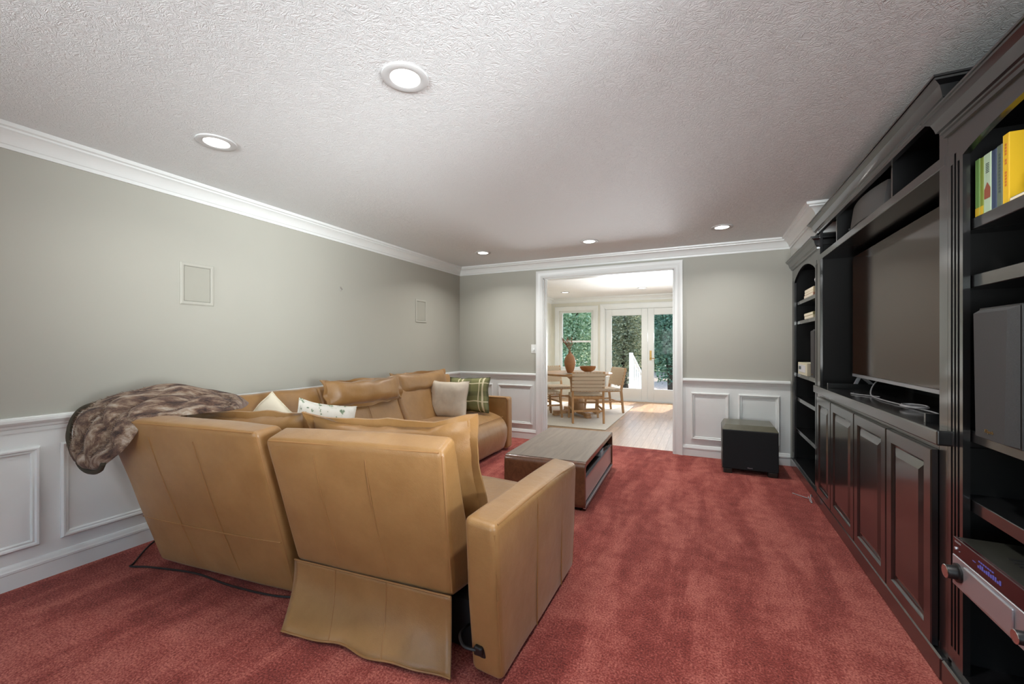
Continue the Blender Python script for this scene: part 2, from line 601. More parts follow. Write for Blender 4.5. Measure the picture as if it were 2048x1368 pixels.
def soft_hex(bm, c, r=0.03, bulge=(0, 0, 0), n=12, wr=0.0, wf=6.0):
    """rounded, slightly stuffed box between eight corners c[x][y][z]"""
    def ln(a, b):
        return (Vector(a) - Vector(b)).length
    h = [0.5 * ln(c[0][0][0], c[1][0][0]), 0.5 * ln(c[0][0][0], c[0][1][0]), 0.5 * ln(c[0][0][0], c[0][0][1])]
    h = [max(x, r * 1.05) for x in h]
    ax = []
    for a in range(3):
        q = r / h[a]
        inner = 1 - q
        s = [-1, -1 + q * 0.12, -1 + q * 0.4, -1 + q * 0.75]
        s += [-inner + 2 * inner * i / n for i in range(n + 1)]
        s += [1 - q * 0.75, 1 - q * 0.4, 1 - q * 0.12, 1]
        ax.append(s)
    N = len(ax[0])
    vd = {}

    def vert(i, j, k):
        key = (i, j, k)
        if key in vd:
            return vd[key]
        p = Vector((ax[0][i] * h[0], ax[1][j] * h[1], ax[2][k] * h[2]))
        inn = Vector([max(-(h[a] - r), min(h[a] - r, p[a])) for a in range(3)])
        d = p - inn
        if d.length > 1e-9:
            p = inn + d.normalized() * r
        u = [p[a] / h[a] for a in range(3)]
        g = [max(0, 1 - x * x) for x in u]
        off = [0, 0, 0]
        for a in range(3):
            b_, c_ = (a + 1) % 3, (a + 2) % 3
            off[a] = bulge[a] * u[a] * math.sqrt(g[b_] * g[c_]) / h[a]
        w = [0.5 + 0.5 * (u[a] + off[a]) for a in range(3)]
        q = tri(c, *w)
        if wr:
            q += noise.noise_vector(q * wf) * wr
        vd[key] = bm.verts.new(q)
        return vd[key]
    for a in range(3):
        b_, c_ = (a + 1) % 3, (a + 2) % 3
        for side in (0, N - 1):
            for i in range(N - 1):
                for j in range(N - 1):
                    ks = []
                    for (di, dj) in ((0, 0), (1, 0), (1, 1), (0, 1)):
                        t = [0, 0, 0]
                        t[a] = side; t[b_] = i + di; t[c_] = j + dj
                        ks.append(vert(*t))
                    if len(set(ks)) == 4:
                        bm.faces.new(ks)
    return bm


def corners(x0, x1, y0, y1, z0, z1):
    return [[[(x, y, z) for z in (z0, z1)] for y in (y0, y1)] for x in (x0, x1)]


def pillow(bm, o, ex, ey, w, h, t, n=18, flange=0.0, wave=0.0, pinch=0.06, sag=0.0, wr=0.0, seed=0.0, uv=False):
    """stuffed pillow centred at o; ex width axis, ey height axis; optional flat flange"""
    ex, ey = Vector(ex).normalized(), Vector(ey).normalized()
    ez = ex.cross(ey).normalized()
    o = Vector(o)
    W2, H2 = w / 2, h / 2
    m = n + (3 if flange else 0)
    lay = bm.loops.layers.uv.new('UVMap') if uv else None

    def pt(i, j, side):
        u = 2 * i / n - 1
        v = 2 * j / n - 1
        cu, cv = max(-1, min(1, u)), max(-1, min(1, v))
        fu, fv = 0, 0
        x = cu * W2 * (1 - pinch * (1 - cv * cv))
        y = cv * H2 * (1 - pinch * (1 - cu * cu))
        th = t / 2 * (max(0, 1 - cu ** 4) ** 0.6) * (max(0, 1 - cv ** 4) ** 0.6)
        z = th * side
        return x, y, z, cu, cv
    verts = {}

    def vert(i, j, side):
        edge = i in (0, n) or j in (0, n)
        key = (i, j, 0 if edge else side)
        if key not in verts:
            x, y, z, cu, cv = pt(i, j, side)
            if edge:
                z = 0
            z += wave * math.sin(5 * cu + seed) * abs(cv) ** 6 + wave * math.sin(4 * cv + seed * 2) * abs(cu) ** 6
            y -= sag * (1 - cu * cu) * (cv + 1) / 2
            p = o + ex * x + ey * y + ez * z
            if wr:
                p += noise.noise_vector(p * 9 + Vector((seed, 0, 0))) * wr
            verts[key] = bm.verts.new(p)
        return verts[key]
    for side in (1, -1):
        for i in range(n):
            for j in range(n):
                q = [vert(i, j, side), vert(i + 1, j, side), vert(i + 1, j + 1, side), vert(i, j + 1, side)]
                f = bm.faces.new(q if side > 0 else q[::-1])
                if lay:
                    ij = [(i, j), (i + 1, j), (i + 1, j + 1), (i, j + 1)]
                    if side < 0:
                        ij = ij[::-1]
                    for lp, (a, b) in zip(f.loops, ij):
                        lp[lay].uv = (a / n, b / n)
    rim = [(i, 0) for i in range(n)] + [(n, j) for j in range(n)] + [(n - i, n) for i in range(n)] + [(0, n - j) for j in range(n)]
    return [vert(i, j, 1).co.copy() for i, j in rim], ez


def flange_strip(bm, rim, centre, ez, width, th=0.006, wave=0.012, seed=0):
    n = len(rim)
    c = Vector(centre)
    ra, rb, rc, rd = [], [], [], []
    for k, p in enumerate(rim):
        d = (p - c)
        d -= ez * d.dot(ez)
        d.normalize()
        wv = wave * (math.sin(k * 0.55 + seed) + 0.6 * math.sin(k * 0.23 + 2 * seed))
        out = p + d * width + ez * wv
        inn = p - d * 0.012
        ra.append(bm.verts.new(inn + ez * th)); rb.append(bm.verts.new(out + ez * th))
        rc.append(bm.verts.new(out - ez * th)); rd.append(bm.verts.new(inn - ez * th))
    for k in range(n):
        q = (k + 1) % n
        for A, Bq in ((ra, rb), (rb, rc), (rc, rd), (rd, ra)):
            bm.faces.new((A[k], A[q], Bq[q], Bq[k]))


def catmull(pts, n=8):
    pts = [Vector(p) for p in pts]
    out = []
    for i in range(len(pts) - 1):
        p0, p1, p2, p3 = pts[max(i - 1, 0)], pts[i], pts[i + 1], pts[min(i + 2, len(pts) - 1)]
        for k in range(n):
            t = k / n
            out.append(0.5 * ((2 * p1) + (p2 - p0) * t + (2 * p0 - 5 * p1 + 4 * p2 - p3) * t * t + (3 * p1 - p0 - 3 * p2 + p3) * t ** 3))
    out.append(pts[-1])
    return out


def text(name, body, mat, loc, rot, size, parent=None, ext=0.0006):
    d = bpy.data.curves.new(name, 'FONT')
    d.body = body
    d.size = size
    d.extrude = ext
    d.align_x = 'CENTER'
    d.align_y = 'CENTER'
    d.materials.append(MAT[mat])
    tmp = bpy.data.objects.new(name, d)
    C.objects.link(tmp)
    bpy.context.view_layer.update()
    me = bpy.data.meshes.new_from_object(tmp.evaluated_get(bpy.context.evaluated_depsgraph_get()))
    me.materials.clear()
    me.materials.append(MAT[mat])
    bpy.data.objects.remove(tmp)
    o = bpy.data.objects.new(name, me)
    o['kind'] = 'stuff'
    C.objects.link(o)
    if parent is not None:
        o.parent = parent
        loc = Vector(loc) - origin_of(parent)
    o.location = loc
    o.rotation_euler = rot
    return o


def copy_tree(o, parent=None):
    c = o.copy()
    C.objects.link(c)
    if parent is not None:
        c.parent = parent
    for ch in list(o.children):
        copy_tree(ch, c)
    return c


def struct(name, bm, mat, label, cat, **kw):
    o = obj(name, bm, mat, **kw)
    return tag(o, label, cat, kind='structure')


# ------------------------------------------------------------------ dimensions
XL, XR = -3.335, 1.31      # side walls
YB, YT = 5.29, 5.41        # far wall, its dining side
YR = -4.6                  # wall behind the camera
ZC = 2.44
DX0, DX1 = -2.0, -0.347    # cased opening
DZ = 2.195
XF = 0.835                 # face of the built-ins
DL, DR, DB = -3.5, 1.4, 9.82   # dining room
YH = 4.10                  # end of the bulkhead over the far bookcase

# ------------------------------------------------------------------ room shell
floor = struct('floor', box(B(), XL - .1, XR + .1, YR - .1, YT - .005, -0.1, 0), 'carpet',
               'dark red cut-pile carpet with vacuum streaks covering the room', 'carpet')
struct('ceiling', box(B(), XL - .1, XR + .1, YR - .1, YT - .01, ZC, ZC + .1), 'ceiling',
       'white stomp-textured ceiling over the sofa', 'ceiling')
wl = struct('wall_left', box(B(), XL - .1, XL, YR, YT, 0, ZC), 'wall', 'sage grey wall above white wainscot beside the sofa', 'wall')
bm = B()
box(bm, XL - .1, DX0, YB, YT, 0, ZC)
box(bm, DX1, XR, YB, YT, 0, ZC)
box(bm, DX0, DX1, YB, YT, DZ, ZC)
wb = struct('wall_back', bm, 'wall', 'sage grey wall pierced by the cased opening', 'wall')
bm = B()
box(bm, XR, XR + .1, YR, -.08, 0, ZC); box(bm, XR, XR + .1, .88, YT, 0, ZC)
box(bm, XR, XR + .1, -.08, .88, 0, .82); box(bm, XR, XR + .1, -.08, .88, 2.08, ZC)
struct('wall_right', bm, 'wall', 'sage grey wall behind the black built-ins', 'wall')
bm = B()
for y in (-.08, .38, .84):
    box(bm, XR + .03, XR + .08, y, y + .04, .82, 2.08)
for z in (.82, 1.43, 2.04):
    box(bm, XR + .03, XR + .08, -.08, .88, z, z + .04)
w3 = struct('window_3', bm, 'white', 'white-framed window in the wall to the right of the viewer', 'window')
obj('pane', box(B(), XR + .05, XR + .056, -.06, .86, .84, 2.06), 'glass', w3)
bm = B()
box(bm, XL, XR, YR - .1, YR, 0, .45)
box(bm, XL, XR, YR - .1, YR, 2.25, ZC)
box(bm, XL, -2.7, YR - .1, YR, .45, 2.25)
box(bm, .4, XR, YR - .1, YR, .45, 2.25)
struct('wall_rear', bm, 'wall', 'sage grey wall with a wide window behind the viewer', 'wall')
bm = B()
for x in (-2.7, -1.15, .36):
    box(bm, x, x + .04, YR - .08, YR - .03, .45, 2.25)
for z in (.45, 1.33, 2.21):
    box(bm, -2.7, .4, YR - .08, YR - .03, z, z + .04)
wr_ = struct('window_1', bm, 'white', 'wide white-framed window behind the viewer', 'window')
obj('pane', box(B(), -2.68, .38, YR - .058, YR - .052, .47, 2.23), 'glass', wr_)
# bulkhead over the far bookcase
struct('wall_bulkhead', box(B(), .82, XR, YH, YB, 2.20, ZC), 'white', 'white bulkhead above the far black bookcase', 'wall')

# wainscot: flat white lining below the rail
RAIL = 0.905
bm = B(); box(bm, XL, XL + .006, YR, YB, 0, RAIL - .04)
wains_l = struct('trim_1', bm, 'white', 'white panelled wainscot along the wall beside the sofa', 'wainscot')
bm = B(); box(bm, XL, DX0 - .1, YB - .006, YB, 0, RAIL - .04); box(bm, DX1 + .1, .82, YB - .006, YB, 0, RAIL - .04)
wains_b = struct('trim_2', bm, 'white', 'white panelled wainscot on both sides of the cased opening', 'wainscot')

pm = [(0, 0), (0, .012), (.008, .022), (.016, .020), (.022, .010), (.030, .012), (.036, .005), (.036, 0)]


def panel_left(y0, y1, z0=.195, z1=.737):
    bm = B()
    sweep(bm, pm, [(y0, z0), (y1, z0), (y1, z1), (y0, z1)], lambda p, q, h: Vector((XL + .006 + h, p, q)), True)
    obj('panel_moulding', bm, 'white', wains_l, smooth=True, angle=25)


def panel_back(x0, x1, z0=.195, z1=.741):
    bm = B()
    sweep(bm, pm, [(x0, z0), (x1, z0), (x1, z1), (x0, z1)], lambda p, q, h: Vector((p, YB - .006 - h, q)), True)
    obj('panel_moulding', bm, 'white', wains_b, smooth=True, angle=25)


for y0, y1 in ((-3.55, -2.67), (-2.59, -1.71), (-1.63, -.95), (-.87, .01), (.09, .97), (1.05, 1.93), (2.01, 2.89), (2.97, 3.85), (3.93, 4.55), (4.63, 5.19)):
    panel_left(y0, y1)
for x0, x1 in ((-3.27, -2.77), (-2.685, -2.155), (-.156, .237), (.329, .722)):
    panel_back(x0, x1)

railp = [(0, RAIL - .085), (.012, RAIL - .085), (.014, RAIL - .062), (.022, RAIL - .058), (.026, RAIL - .045), (.036, RAIL - .038),
         (.044, RAIL - .026), (.044, RAIL - .012), (.036, RAIL - .006), (.030, RAIL - .005), (.026, RAIL), (0, RAIL)]
basep = [(0, 0), (.016, 0), (.016, .082), (.020, .086), (.020, .098), (.014, .106), (.012, .118), (.006, .126), (0, .128)]
crownp = [(0, ZC - .118), (.010, ZC - .118), (.012, ZC - .098), (.018, ZC - .094), (.024, ZC - .075), (.040, ZC - .052), (.062, ZC - .036),
          (.070, ZC - .034), (.072, ZC - .024), (.086, ZC - .020), (.090, ZC - .012), (.090, ZC), (0, ZC)]


def run(name, prof, path, label, cat, mat='white'):
    bm = B()
    sweep(bm, prof, path, MXY)
    return struct(name, bm, mat, label, cat, smooth=True, angle=30)


# paths go so that the room lies to the left of the direction of travel
run('trim_3', railp, [(DX0 - .10, YB), (XL, YB), (XL, YR)], 'white chair rail running along the sofa wall to the opening', 'chair rail')
run('trim_4', railp, [(.815, YB), (DX1 + .10, YB)], 'short white chair rail above the subwoofer', 'chair rail')
run('baseboard_left', basep, [(DX0 - .10, YB - .006), (XL + .006, YB - .006), (XL + .006, YR)], 'white stepped baseboard along the sofa wall', 'baseboard')
run('baseboard_right', basep, [(.815, YB - .006), (DX1 + .10, YB - .006)], 'white baseboard behind the subwoofer', 'baseboard')
run('trim_5', crownp, [(XR, YH), (.82, YH), (.82, YB), (XL, YB), (XL, YR)], 'white crown moulding around the ceiling edge', 'crown moulding')

# cased opening
casp = [(0, 0), (0, .016), (-.008, .022), (-.020, .018), (-.045, .020), (-.060, .026), (-.085, .034), (-.098, .034), (-.100, .026), (-.100, 0)]
bm = B()
sweep(bm, [(-d, h) for d, h in casp], [(DX0, 0), (DX0, DZ), (DX1, DZ), (DX1, 0)], lambda p, q, h: Vector((p, YB - h, q)))
cas = struct('door_1', bm, 'white', 'white moulded casing of the wide opening to the dining room', 'door casing', smooth=True, angle=30)
bm = B()
sweep(bm, [(-d, h) for d, h in casp], [(DX0, 0), (DX0, DZ), (DX1, DZ), (DX1, 0)], lambda p, q, h: Vector((p, YT + h, q)))
obj('rear_casing', bm, 'white', cas, smooth=True, angle=30)
bm = B()
for x0, x1 in ((DX0 - .01, DX0 + .012), (DX1 - .012, DX1 + .01)):
    box(bm, x0, x1, YB - .004, YT + .004, 0, DZ)
box(bm, DX0, DX1, YB - .004, YT + .004, DZ - .012, DZ + .01)
obj('jamb', bm, 'white', cas)
obj('stop_strip', box(B(), DX0 + .012, DX0 + .026, YB + .035, YB + .075, 0, DZ - .012), 'white', cas)
for z in (.35, 1.15, 2.0):
    obj('hinge', box(B(), DX0 + .011, DX0 + .016, YB + .085, YB + .112, z - .045, z + .045), 'white', cas)

# ------------------------------------------------------------------ dining room
df = struct('floor_dining', box(B(), DL, DR, YT - .005, DB, -.1, -.016), 'plank', 'oak plank floor of the dining room', 'floor')
pw = .095
pl_mesh = {}
k = 0
x = DL
while x < DR - .01:
    y = YT - .004 - (k * 0.73 % 1.5)
    while y < DB:
        y0, y1 = max(y, YT - .004), min(y + 1.5, DB)
        if y1 - y0 > .05:
            key = round(y1 - y0, 2)
            if key not in pl_mesh:
                o = obj('plank', box(B(), 0, pw - .0015, 0, y1 - y0 - .0015, -.016, 0), 'plank', None)
                pl_mesh[key] = o.data
            else:
                o = bpy.data.objects.new('plank', pl_mesh[key]); C.objects.link(o)
            o.parent = df
            o.location = (x, y0, 0)
        y += 1.5
    x += pw
    k += 1
struct('ceiling_dining', box(B(), DL, DR, YT - .01, DB + .1, ZC, ZC + .1), 'smooth_ceiling', 'smooth white ceiling of the dining room', 'ceiling')
struct('wall_dining_left', box(B(), DL - .1, DL, YT - .01, DB + .1, 0, ZC), 'wall_cream', 'pale wall on the left of the dining room', 'wall')
bm = B()
box(bm, DR, DR + .1, YT - .01, 6.55, 0, ZC); box(bm, DR, DR + .1, 8.65, DB + .1, 0, ZC)
box(bm, DR, DR + .1, 6.55, 8.65, 0, .7); box(bm, DR, DR + .1, 6.55, 8.65, 2.1, ZC)
struct('wall_dining_right', bm, 'wall_cream', 'pale wall on the right of the dining room', 'wall')
bm = B()  # unseen window added to go with the dining fill lamp
for y in (6.55, 7.58, 8.61):
    box(bm, DR + .03, DR + .08, y, y + .04, .7, 2.1)
for z in (.7, 1.38, 2.06):
    box(bm, DR + .03, DR + .08, 6.55, 8.65, z, z + .04)
w4 = struct('added_window', bm, 'white', 'white-framed window added for the fill lamp in the right wall of the dining room', 'window')
obj('pane', box(B(), DR + .05, DR + .056, 6.57, 8.63, .72, 2.08), 'glass', w4)
bm = B()
WX0, WX1, WZ0, WZ1 = -3.30, -2.44, .70, 2.13     # window opening
FX0, FX1, FZ1 = -2.17, -.23, 2.155               # glazed door opening
box(bm, DL, WX0, DB, DB + .12, 0, ZC); box(bm, WX1, FX0, DB, DB + .12, 0, ZC); box(bm, FX1, DR, DB, DB + .12, 0, ZC)
box(bm, WX0, WX1, DB, DB + .12, 0, WZ0); box(bm, WX0, WX1, DB, DB + .12, WZ1, ZC); box(bm, FX0, FX1, DB, DB + .12, FZ1, ZC)
struct('wall_dining_back', bm, 'wall_cream', 'pale wall around the glazed doors and window of the dining room', 'wall')
run('trim_6', crownp, [(DR, DB), (DL, DB), (DL, YT)], 'white crown moulding above the glazed doors', 'crown moulding')
bm = B()
for a, b_ in ((DL + .05, WX0), (WX1, FX0 - .12)):
    box(bm, a, b_, DB - .016, DB, 0, .13)
struct('baseboard_dining', bm, 'white', 'white baseboard under the dining room window', 'baseboard')

cas2 = [(0, 0), (0, .018), (.03, .020), (.08, .026), (.105, .026), (.11, 0)]
bm = B()
sweep(bm, cas2, [(WX0, WZ0 - .02), (WX0, WZ1), (WX1, WZ1), (WX1, WZ0 - .02)], lambda p, q, h: Vector((p, DB - h, q)))
box(bm, WX0 - .14, WX1 + .14, DB - .05, DB + .02, WZ0 - .03, WZ0)
box(bm, WX0 - .10, WX1 + .10, DB - .016, DB, WZ0 - .12, WZ0 - .03)
w2 = struct('window_2', bm, 'white', 'white double-hung window left of the glazed doors', 'window')
zm = (WZ0 + WZ1) / 2 - .03
for nm, z0, z1, yy in (('lower_sash', WZ0, zm + .02, DB + .02), ('upper_sash', zm - .02, WZ1, DB + .06)):
    bm = B()
    f = .07
    box(bm, WX0, WX0 + f, yy, yy + .035, z0, z1); box(bm, WX1 - f, WX1, yy, yy + .035, z0, z1)
    box(bm, WX0 + f, WX1 - f, yy, yy + .035, z0, z0 + (.06 if nm[0] == 'l' else .04))
    box(bm, WX0 + f, WX1 - f, yy, yy + .035, z1 - .045, z1)
    s = obj(nm, bm, 'white', w2)
    obj('pane', box(B(), WX0 + f, WX1 - f, yy + .015, yy + .019, z0 + .03, z1 - .03), 'glass', s)

bm = B()
sweep(bm, cas2, [(FX0, 0), (FX0, FZ1), (FX1, FZ1), (FX1, 0)], lambda p, q, h: Vector((p, DB - h, q)))
box(bm, FX0, FX0 + .02, DB, DB + .1, 0, FZ1); box(bm, FX1 - .02, FX1, DB, DB + .1, 0, FZ1); box(bm, FX0, FX1, DB, DB + .1, FZ1 - .02, FZ1)
box(bm, FX0, FX1, DB - .01, DB + .12, -.005, .02)
fd = struct('door_2', bm, 'white', 'pair of white glazed doors opening to the garden', 'door')
fm = (FX0 + FX1) / 2
for nm, x0, x1 in (('door_leaf', FX0 + .022, fm - .002), ('door_leaf', fm + .002, FX1 - .022)):
    bm = B()
    y0, y1 = DB + .02, DB + .065
    st = .135
    box(bm, x0, x0 + st, y0, y1, .02, FZ1 - .022); box(bm, x1 - st, x1, y0, y1, .02, FZ1 - .022)
    box(bm, x0 + st, x1 - st, y0, y1, .02, .295); box(bm, x0 + st, x1 - st, y0, y1, 1.98, FZ1 - .022)
    lf = obj(nm, bm, 'white', fd, bevel=.006, seg=1)
    obj('pane', box(B(), x0 + st - .01, x1 - st + .01, y0 + .02, y0 + .026, .28, 1.99), 'glass', lf)
    if x0 > fm:
        bm = B()
        box(bm, x0 + .04, x0 + .085, y0 - .008, y0, .95, 1.17)
        obj('lock_plate', bm, 'brass', lf, bevel=.004)
        bm = B()
        tube(bm, [(x0 + .062, y0 - .005, 1.0), (x0 + .062, y0 - .05, 1.0), (x0 + .075, y0 - .055, 1.0), (x0 + .16, y0 - .055, .995)], .009, 10)
        obj('lever_handle', bm, 'brass', lf, smooth=True)

# ------------------------------------------------------------------ recessed lamps
def can(x, y, where, watts, z=ZC):
    t = thing('recessed_light', where, 'ceiling light', (x, y, z), 'recessed ceiling lights')
    bm = B()
    lathe(bm, [(.098, z + .0), (.098, z - .006), (.086, z - .010), (.064, z - .006), (.060, z + .0)], (x, y, 0), 32)
    obj('trim_ring', bm, 'ring', t, smooth=True, angle=40)
    obj('lens', lathe(B(), [(.063, z - .0035), (.03, z - .0045), (0, z - .005)], (x, y, 0), 32), 'lens', t)
    L = light('recessed_lamp', 'AREA', (x, y, z - .014), (0, 0, 0), watts, (1.0, .985, .965), shape='DISK', size=.12, spread=R(140))
    L.parent = t
    L.location = (0, 0, -.014)


can(-2.51, 1.42, 'lit recessed ceiling lamp nearest the crown moulding, above the sofa back', CAN_W * .32)
can(-1.17, 1.42, 'largest lit recessed ceiling lamp, in the middle of the ceiling near the viewer', CAN_W * .38)
can(.14, 1.42, 'lit recessed ceiling lamp above the near end of the black cabinets', CAN_W * 1.6)
can(-2.51, 4.52, 'lit recessed ceiling lamp above the far end of the sofa', CAN_W * 1.1)
can(-1.17, 4.52, 'lit recessed ceiling lamp in front of the cased opening', CAN_W * 1.45)
can(.14, 4.52, 'lit recessed ceiling lamp above the subwoofer', CAN_W * .95)
can(-2.77, 8.65, 'lit recessed lamp in the dining room ceiling, in front of the window', CAN_W * .9)
can(-1.16, 8.65, 'lit recessed lamp in the dining room ceiling, in front of the glazed doors', CAN_W * .9)

# ------------------------------------------------------------------ black built-ins
def shelf_unit(name, label, y0, y1, shelves, fluted, arch_lo, arch_hi):
    """bookcase between y0 < y1, face at XF, back at XR"""
    t = thing(name, label, 'bookcase', (XF, (y0 + y1) / 2, 0), 'black built-in bookcases')
    top = 2.10
    s = .10
    obj('side_panel', box(B(), XF + .02, XR - .005, y0, y0 + .02, 0, top), 'black_in', t)
    obj('side_panel', box(B(), XF + .02, XR - .005, y1 - .02, y1, 0, top), 'black_in', t)
    obj('back_panel', box(B(), XR - .02, XR - .005, y0 + .02, y1 - .02, .1, top), 'black_in', t)
    obj('top_board', box(B(), XF + .02, XR - .005, y0 + .02, y1 - .02, top - .02, top), 'black_in', t)
    obj('bottom_board', box(B(), XF + .002, XR - .02, y0 + .02, y1 - .02, .085, .105), 'black', t)
    # stiles with three flutes each
    for a in (y0, y1 - s):
        bm = B()
        w = s / 7.6
        ys = [a]
        for q in range(3):
            c = a + s * (.27 + .23 * q)
            ys += [c - w / 2, c + w / 2]
        ys.append(a + s)
        for q in range(0, 8, 2):
            box(bm, XF, XF + .02, ys[q], ys[q + 1], .105, top)
        for q in range(1, 7, 2):
            box(bm, XF + .008, XF + .02, ys[q], ys[q + 1], .105, top)
            box(bm, XF, XF + .008, ys[q], ys[q + 1], 1.965 + (.035 if q == 3 else 0), top)
            box(bm, XF, XF + .008, ys[q], ys[q + 1], .105, .16)
        obj('fluted_stile', bm, 'black', t)
    # arched top rail
    bm = B()
    n = 24
    a, b_ = y0 + s, y1 - s
    lo = [bm.verts.new((XF, a + (b_ - a) * i / n, arch_lo + (arch_hi - arch_lo) * math.sin(math.pi * i / n) ** .8)) for i in range(n + 1)]
    hi = [bm.verts.new((XF, a + (b_ - a) * i / n, top)) for i in range(n + 1)]
    fs = [bm.faces.new((lo[i], lo[i + 1], hi[i + 1], hi[i])) for i in range(n)]
    ex = bmesh.ops.extrude_face_region(bm, geom=fs)
    bmesh.ops.translate(bm, verts=[g for g in ex['geom'] if isinstance(g, bmesh.types.BMVert)], vec=(.02, 0, 0))
    obj('arched_rail', bm, 'black', t)
    for z, th in shelves:
        obj('shelf', box(B(), XF + .025, XR - .02, y0 + .02, y1 - .02, z - th, z), 'black', t, bevel=.002, seg=1)
    obj('plinth', box(B(), XF - .02, XF + .03, y0, y1, 0, .09), 'black', t, bevel=.006, seg=1)
    return t


def cab_crown(t, y0, y1, zt, drop, proj, wall=XR - .002, z_lift=0, far_return=True):
    u = drop
    pr_ = [(0, zt - u), (.010, zt - u), (.012, zt - u * .86), (.018, zt - u * .82), (.018, zt - u * .74), (.026, zt - u * .70), (.030, zt - u * .52),
           (proj * .60, zt - u * .30), (proj * .82, zt - u * .20), (proj * .9, zt - u * .17), (proj * .92, zt - u * .10), (proj, zt - u * .08), (proj, zt), (0, zt)]
    path = [(wall, y0), (XF, y0), (XF, y1)] + ([(wall, y1)] if far_return else [])
    bm = B()
    sweep(bm, pr_, path, MXY)
    obj('crown', bm, 'black', t, smooth=True, angle=30)
    obj('cap', box(B(), XF, wall, y0, y1, zt - .02, zt - .004), 'black_in', t)


Y0N, YC0, YC1, Y1F = 1.00, 2.135, 4.16, YB - .008
far = shelf_unit('bookcase', 'tall black bookcase with arched top in the far corner behind the subwoofer', YC1, Y1F,
                 [(1.738, .035), (1.538, .035), (1.003, .04), (.752, .038), (.421, .036)], True, 1.94, 2.045)
near = shelf_unit('bookcase', 'tall black bookcase nearest the viewer, holding the yellow book and receiver', Y0N, YC0,
                  [(1.742, .04), (1.54, .045), (.985, .042), (.738, .044), (.474, .035)], True, 1.975, 2.03)
cab_crown(far, YC1, Y1F, 2.178, .095, .062, far_return=False)
cab_crown(near, Y0N, YC0, 2.178, .095, .062)

mc = thing('media_cabinet', 'black media cabinet with four panelled doors and open television niche', 'cabinet', (XF, (YC0 + YC1) / 2, 0))
obj('side_panel', box(B(), XF + .02, XR - .005, YC0, YC0 + .02, 0, 2.27), 'black_in', mc)
obj('side_panel', box(B(), XF + .02, XR - .005, YC1 - .02, YC1, 0, 2.27), 'black_in', mc)
obj('back_panel', box(B(), XR - .02, XR - .005, YC0 + .02, YC1 - .02, .1, 2.27), 'black_in', mc)
obj('carcass', box(B(), XF + .02, XR - .02, YC0 + .02, YC1 - .02, .09, .905), 'black_in', mc)
bm = B()
box(bm, XF, XF + .02, YC0, YC0 + .066, .09, 2.27); box(bm, XF, XF + .02, YC1 - .066, YC1, .09, 2.27)
box(bm, XF, XF + .02, YC0 + .066, YC1 - .066, .875, .91); box(bm, XF, XF + .02, YC0 + .066, YC1 - .066, .09, .12)
box(bm, XF, XF + .02, YC0 + .066, YC1 - .066, 2.205, 2.27)
obj('face_frame', bm, 'black', mc, bevel=.002, seg=1)
obj('lintel_shelf', box(B(), XF - .001, XR - .02, YC0 + .02, YC1 - .02, 1.982, 2.026), 'black', mc, bevel=.003, seg=1)
for y in (3.69, 2.71):
    obj('divider', box(B(), XF + .015, XR - .02, y - .009, y + .009, 2.026, 2.25), 'black', mc)
obj('niche_side', box(B(), XF + .02, XR - .02, YC0 + .02, YC0 + .066, .967, 1.982), 'black_in', mc)
obj('niche_side', box(B(), XF + .02, XR - .02, YC1 - .066, YC1 - .02, .967, 1.982), 'black_in', mc)
obj('plinth', box(B(), XF - .022, XF + .03, YC0, YC1, 0, .092), 'black', mc, bevel=.006, seg=1)
cab_crown(mc, YC0, YC1, 2.30, .10, .065)

dfp = [(0, -.018), (0, .0), (.004, .004), (.058, .004), (.062, .001), (.066, -.006), (.074, -.008), (.074, -.018)]


def cab_door(y0, y1, z0=.098, z1=.876):
    X0 = XF - .004
    bm = B()
    sweep(bm, dfp, [(y0, z0), (y1, z0), (y1, z1), (y0, z1)], lambda p, q, h: Vector((X0 - .016 - h, p, q)), True)
    d = obj('door', bm, 'black', mc, smooth=True, angle=25)
    e, g = .072, .038
    bm = B()
    xa, xb = X0 - .008, X0 - .019
    A = [bm.verts.new((xa, y, z)) for y, z in ((y0 + e, z0 + e), (y1 - e, z0 + e), (y1 - e, z1 - e), (y0 + e, z1 - e))]
    Q = [bm.verts.new((xb, y, z)) for y, z in ((y0 + e + g, z0 + e + g), (y1 - e - g, z0 + e + g), (y1 - e - g, z1 - e - g), (y0 + e + g, z1 - e - g))]
    for i in range(4):
        bm.faces.new((A[i], A[(i + 1) % 4], Q[(i + 1) % 4], Q[i]))
    bm.faces.new(Q)
    bm.faces.new(A[::-1])
    obj('raised_panel', bm, 'black', d)


for a, b_ in ((3.685, 4.085), (3.165, 3.672), (2.667, 3.152), (2.205, 2.655)):
    cab_door(a, b_)

ct = thing('countertop', 'polished black countertop on the media cabinet under the television', 'countertop', (1.0, 3.1, .91))
obj('slab', box(B(), .79, XR - .02, 2.10, 4.10, .910, .967), 'black', ct, bevel=.006, seg=3)
obj('ledge_strip', box(B(), .83, XR - .03, 3.835, 3.850, .967, 1.005), 'black', ct, bevel=.001, seg=1)
obj('ledge_strip', box(B(), .83, XR - .03, 2.300, 2.315, .967, 1.005), 'black', ct, bevel=.001, seg=1)

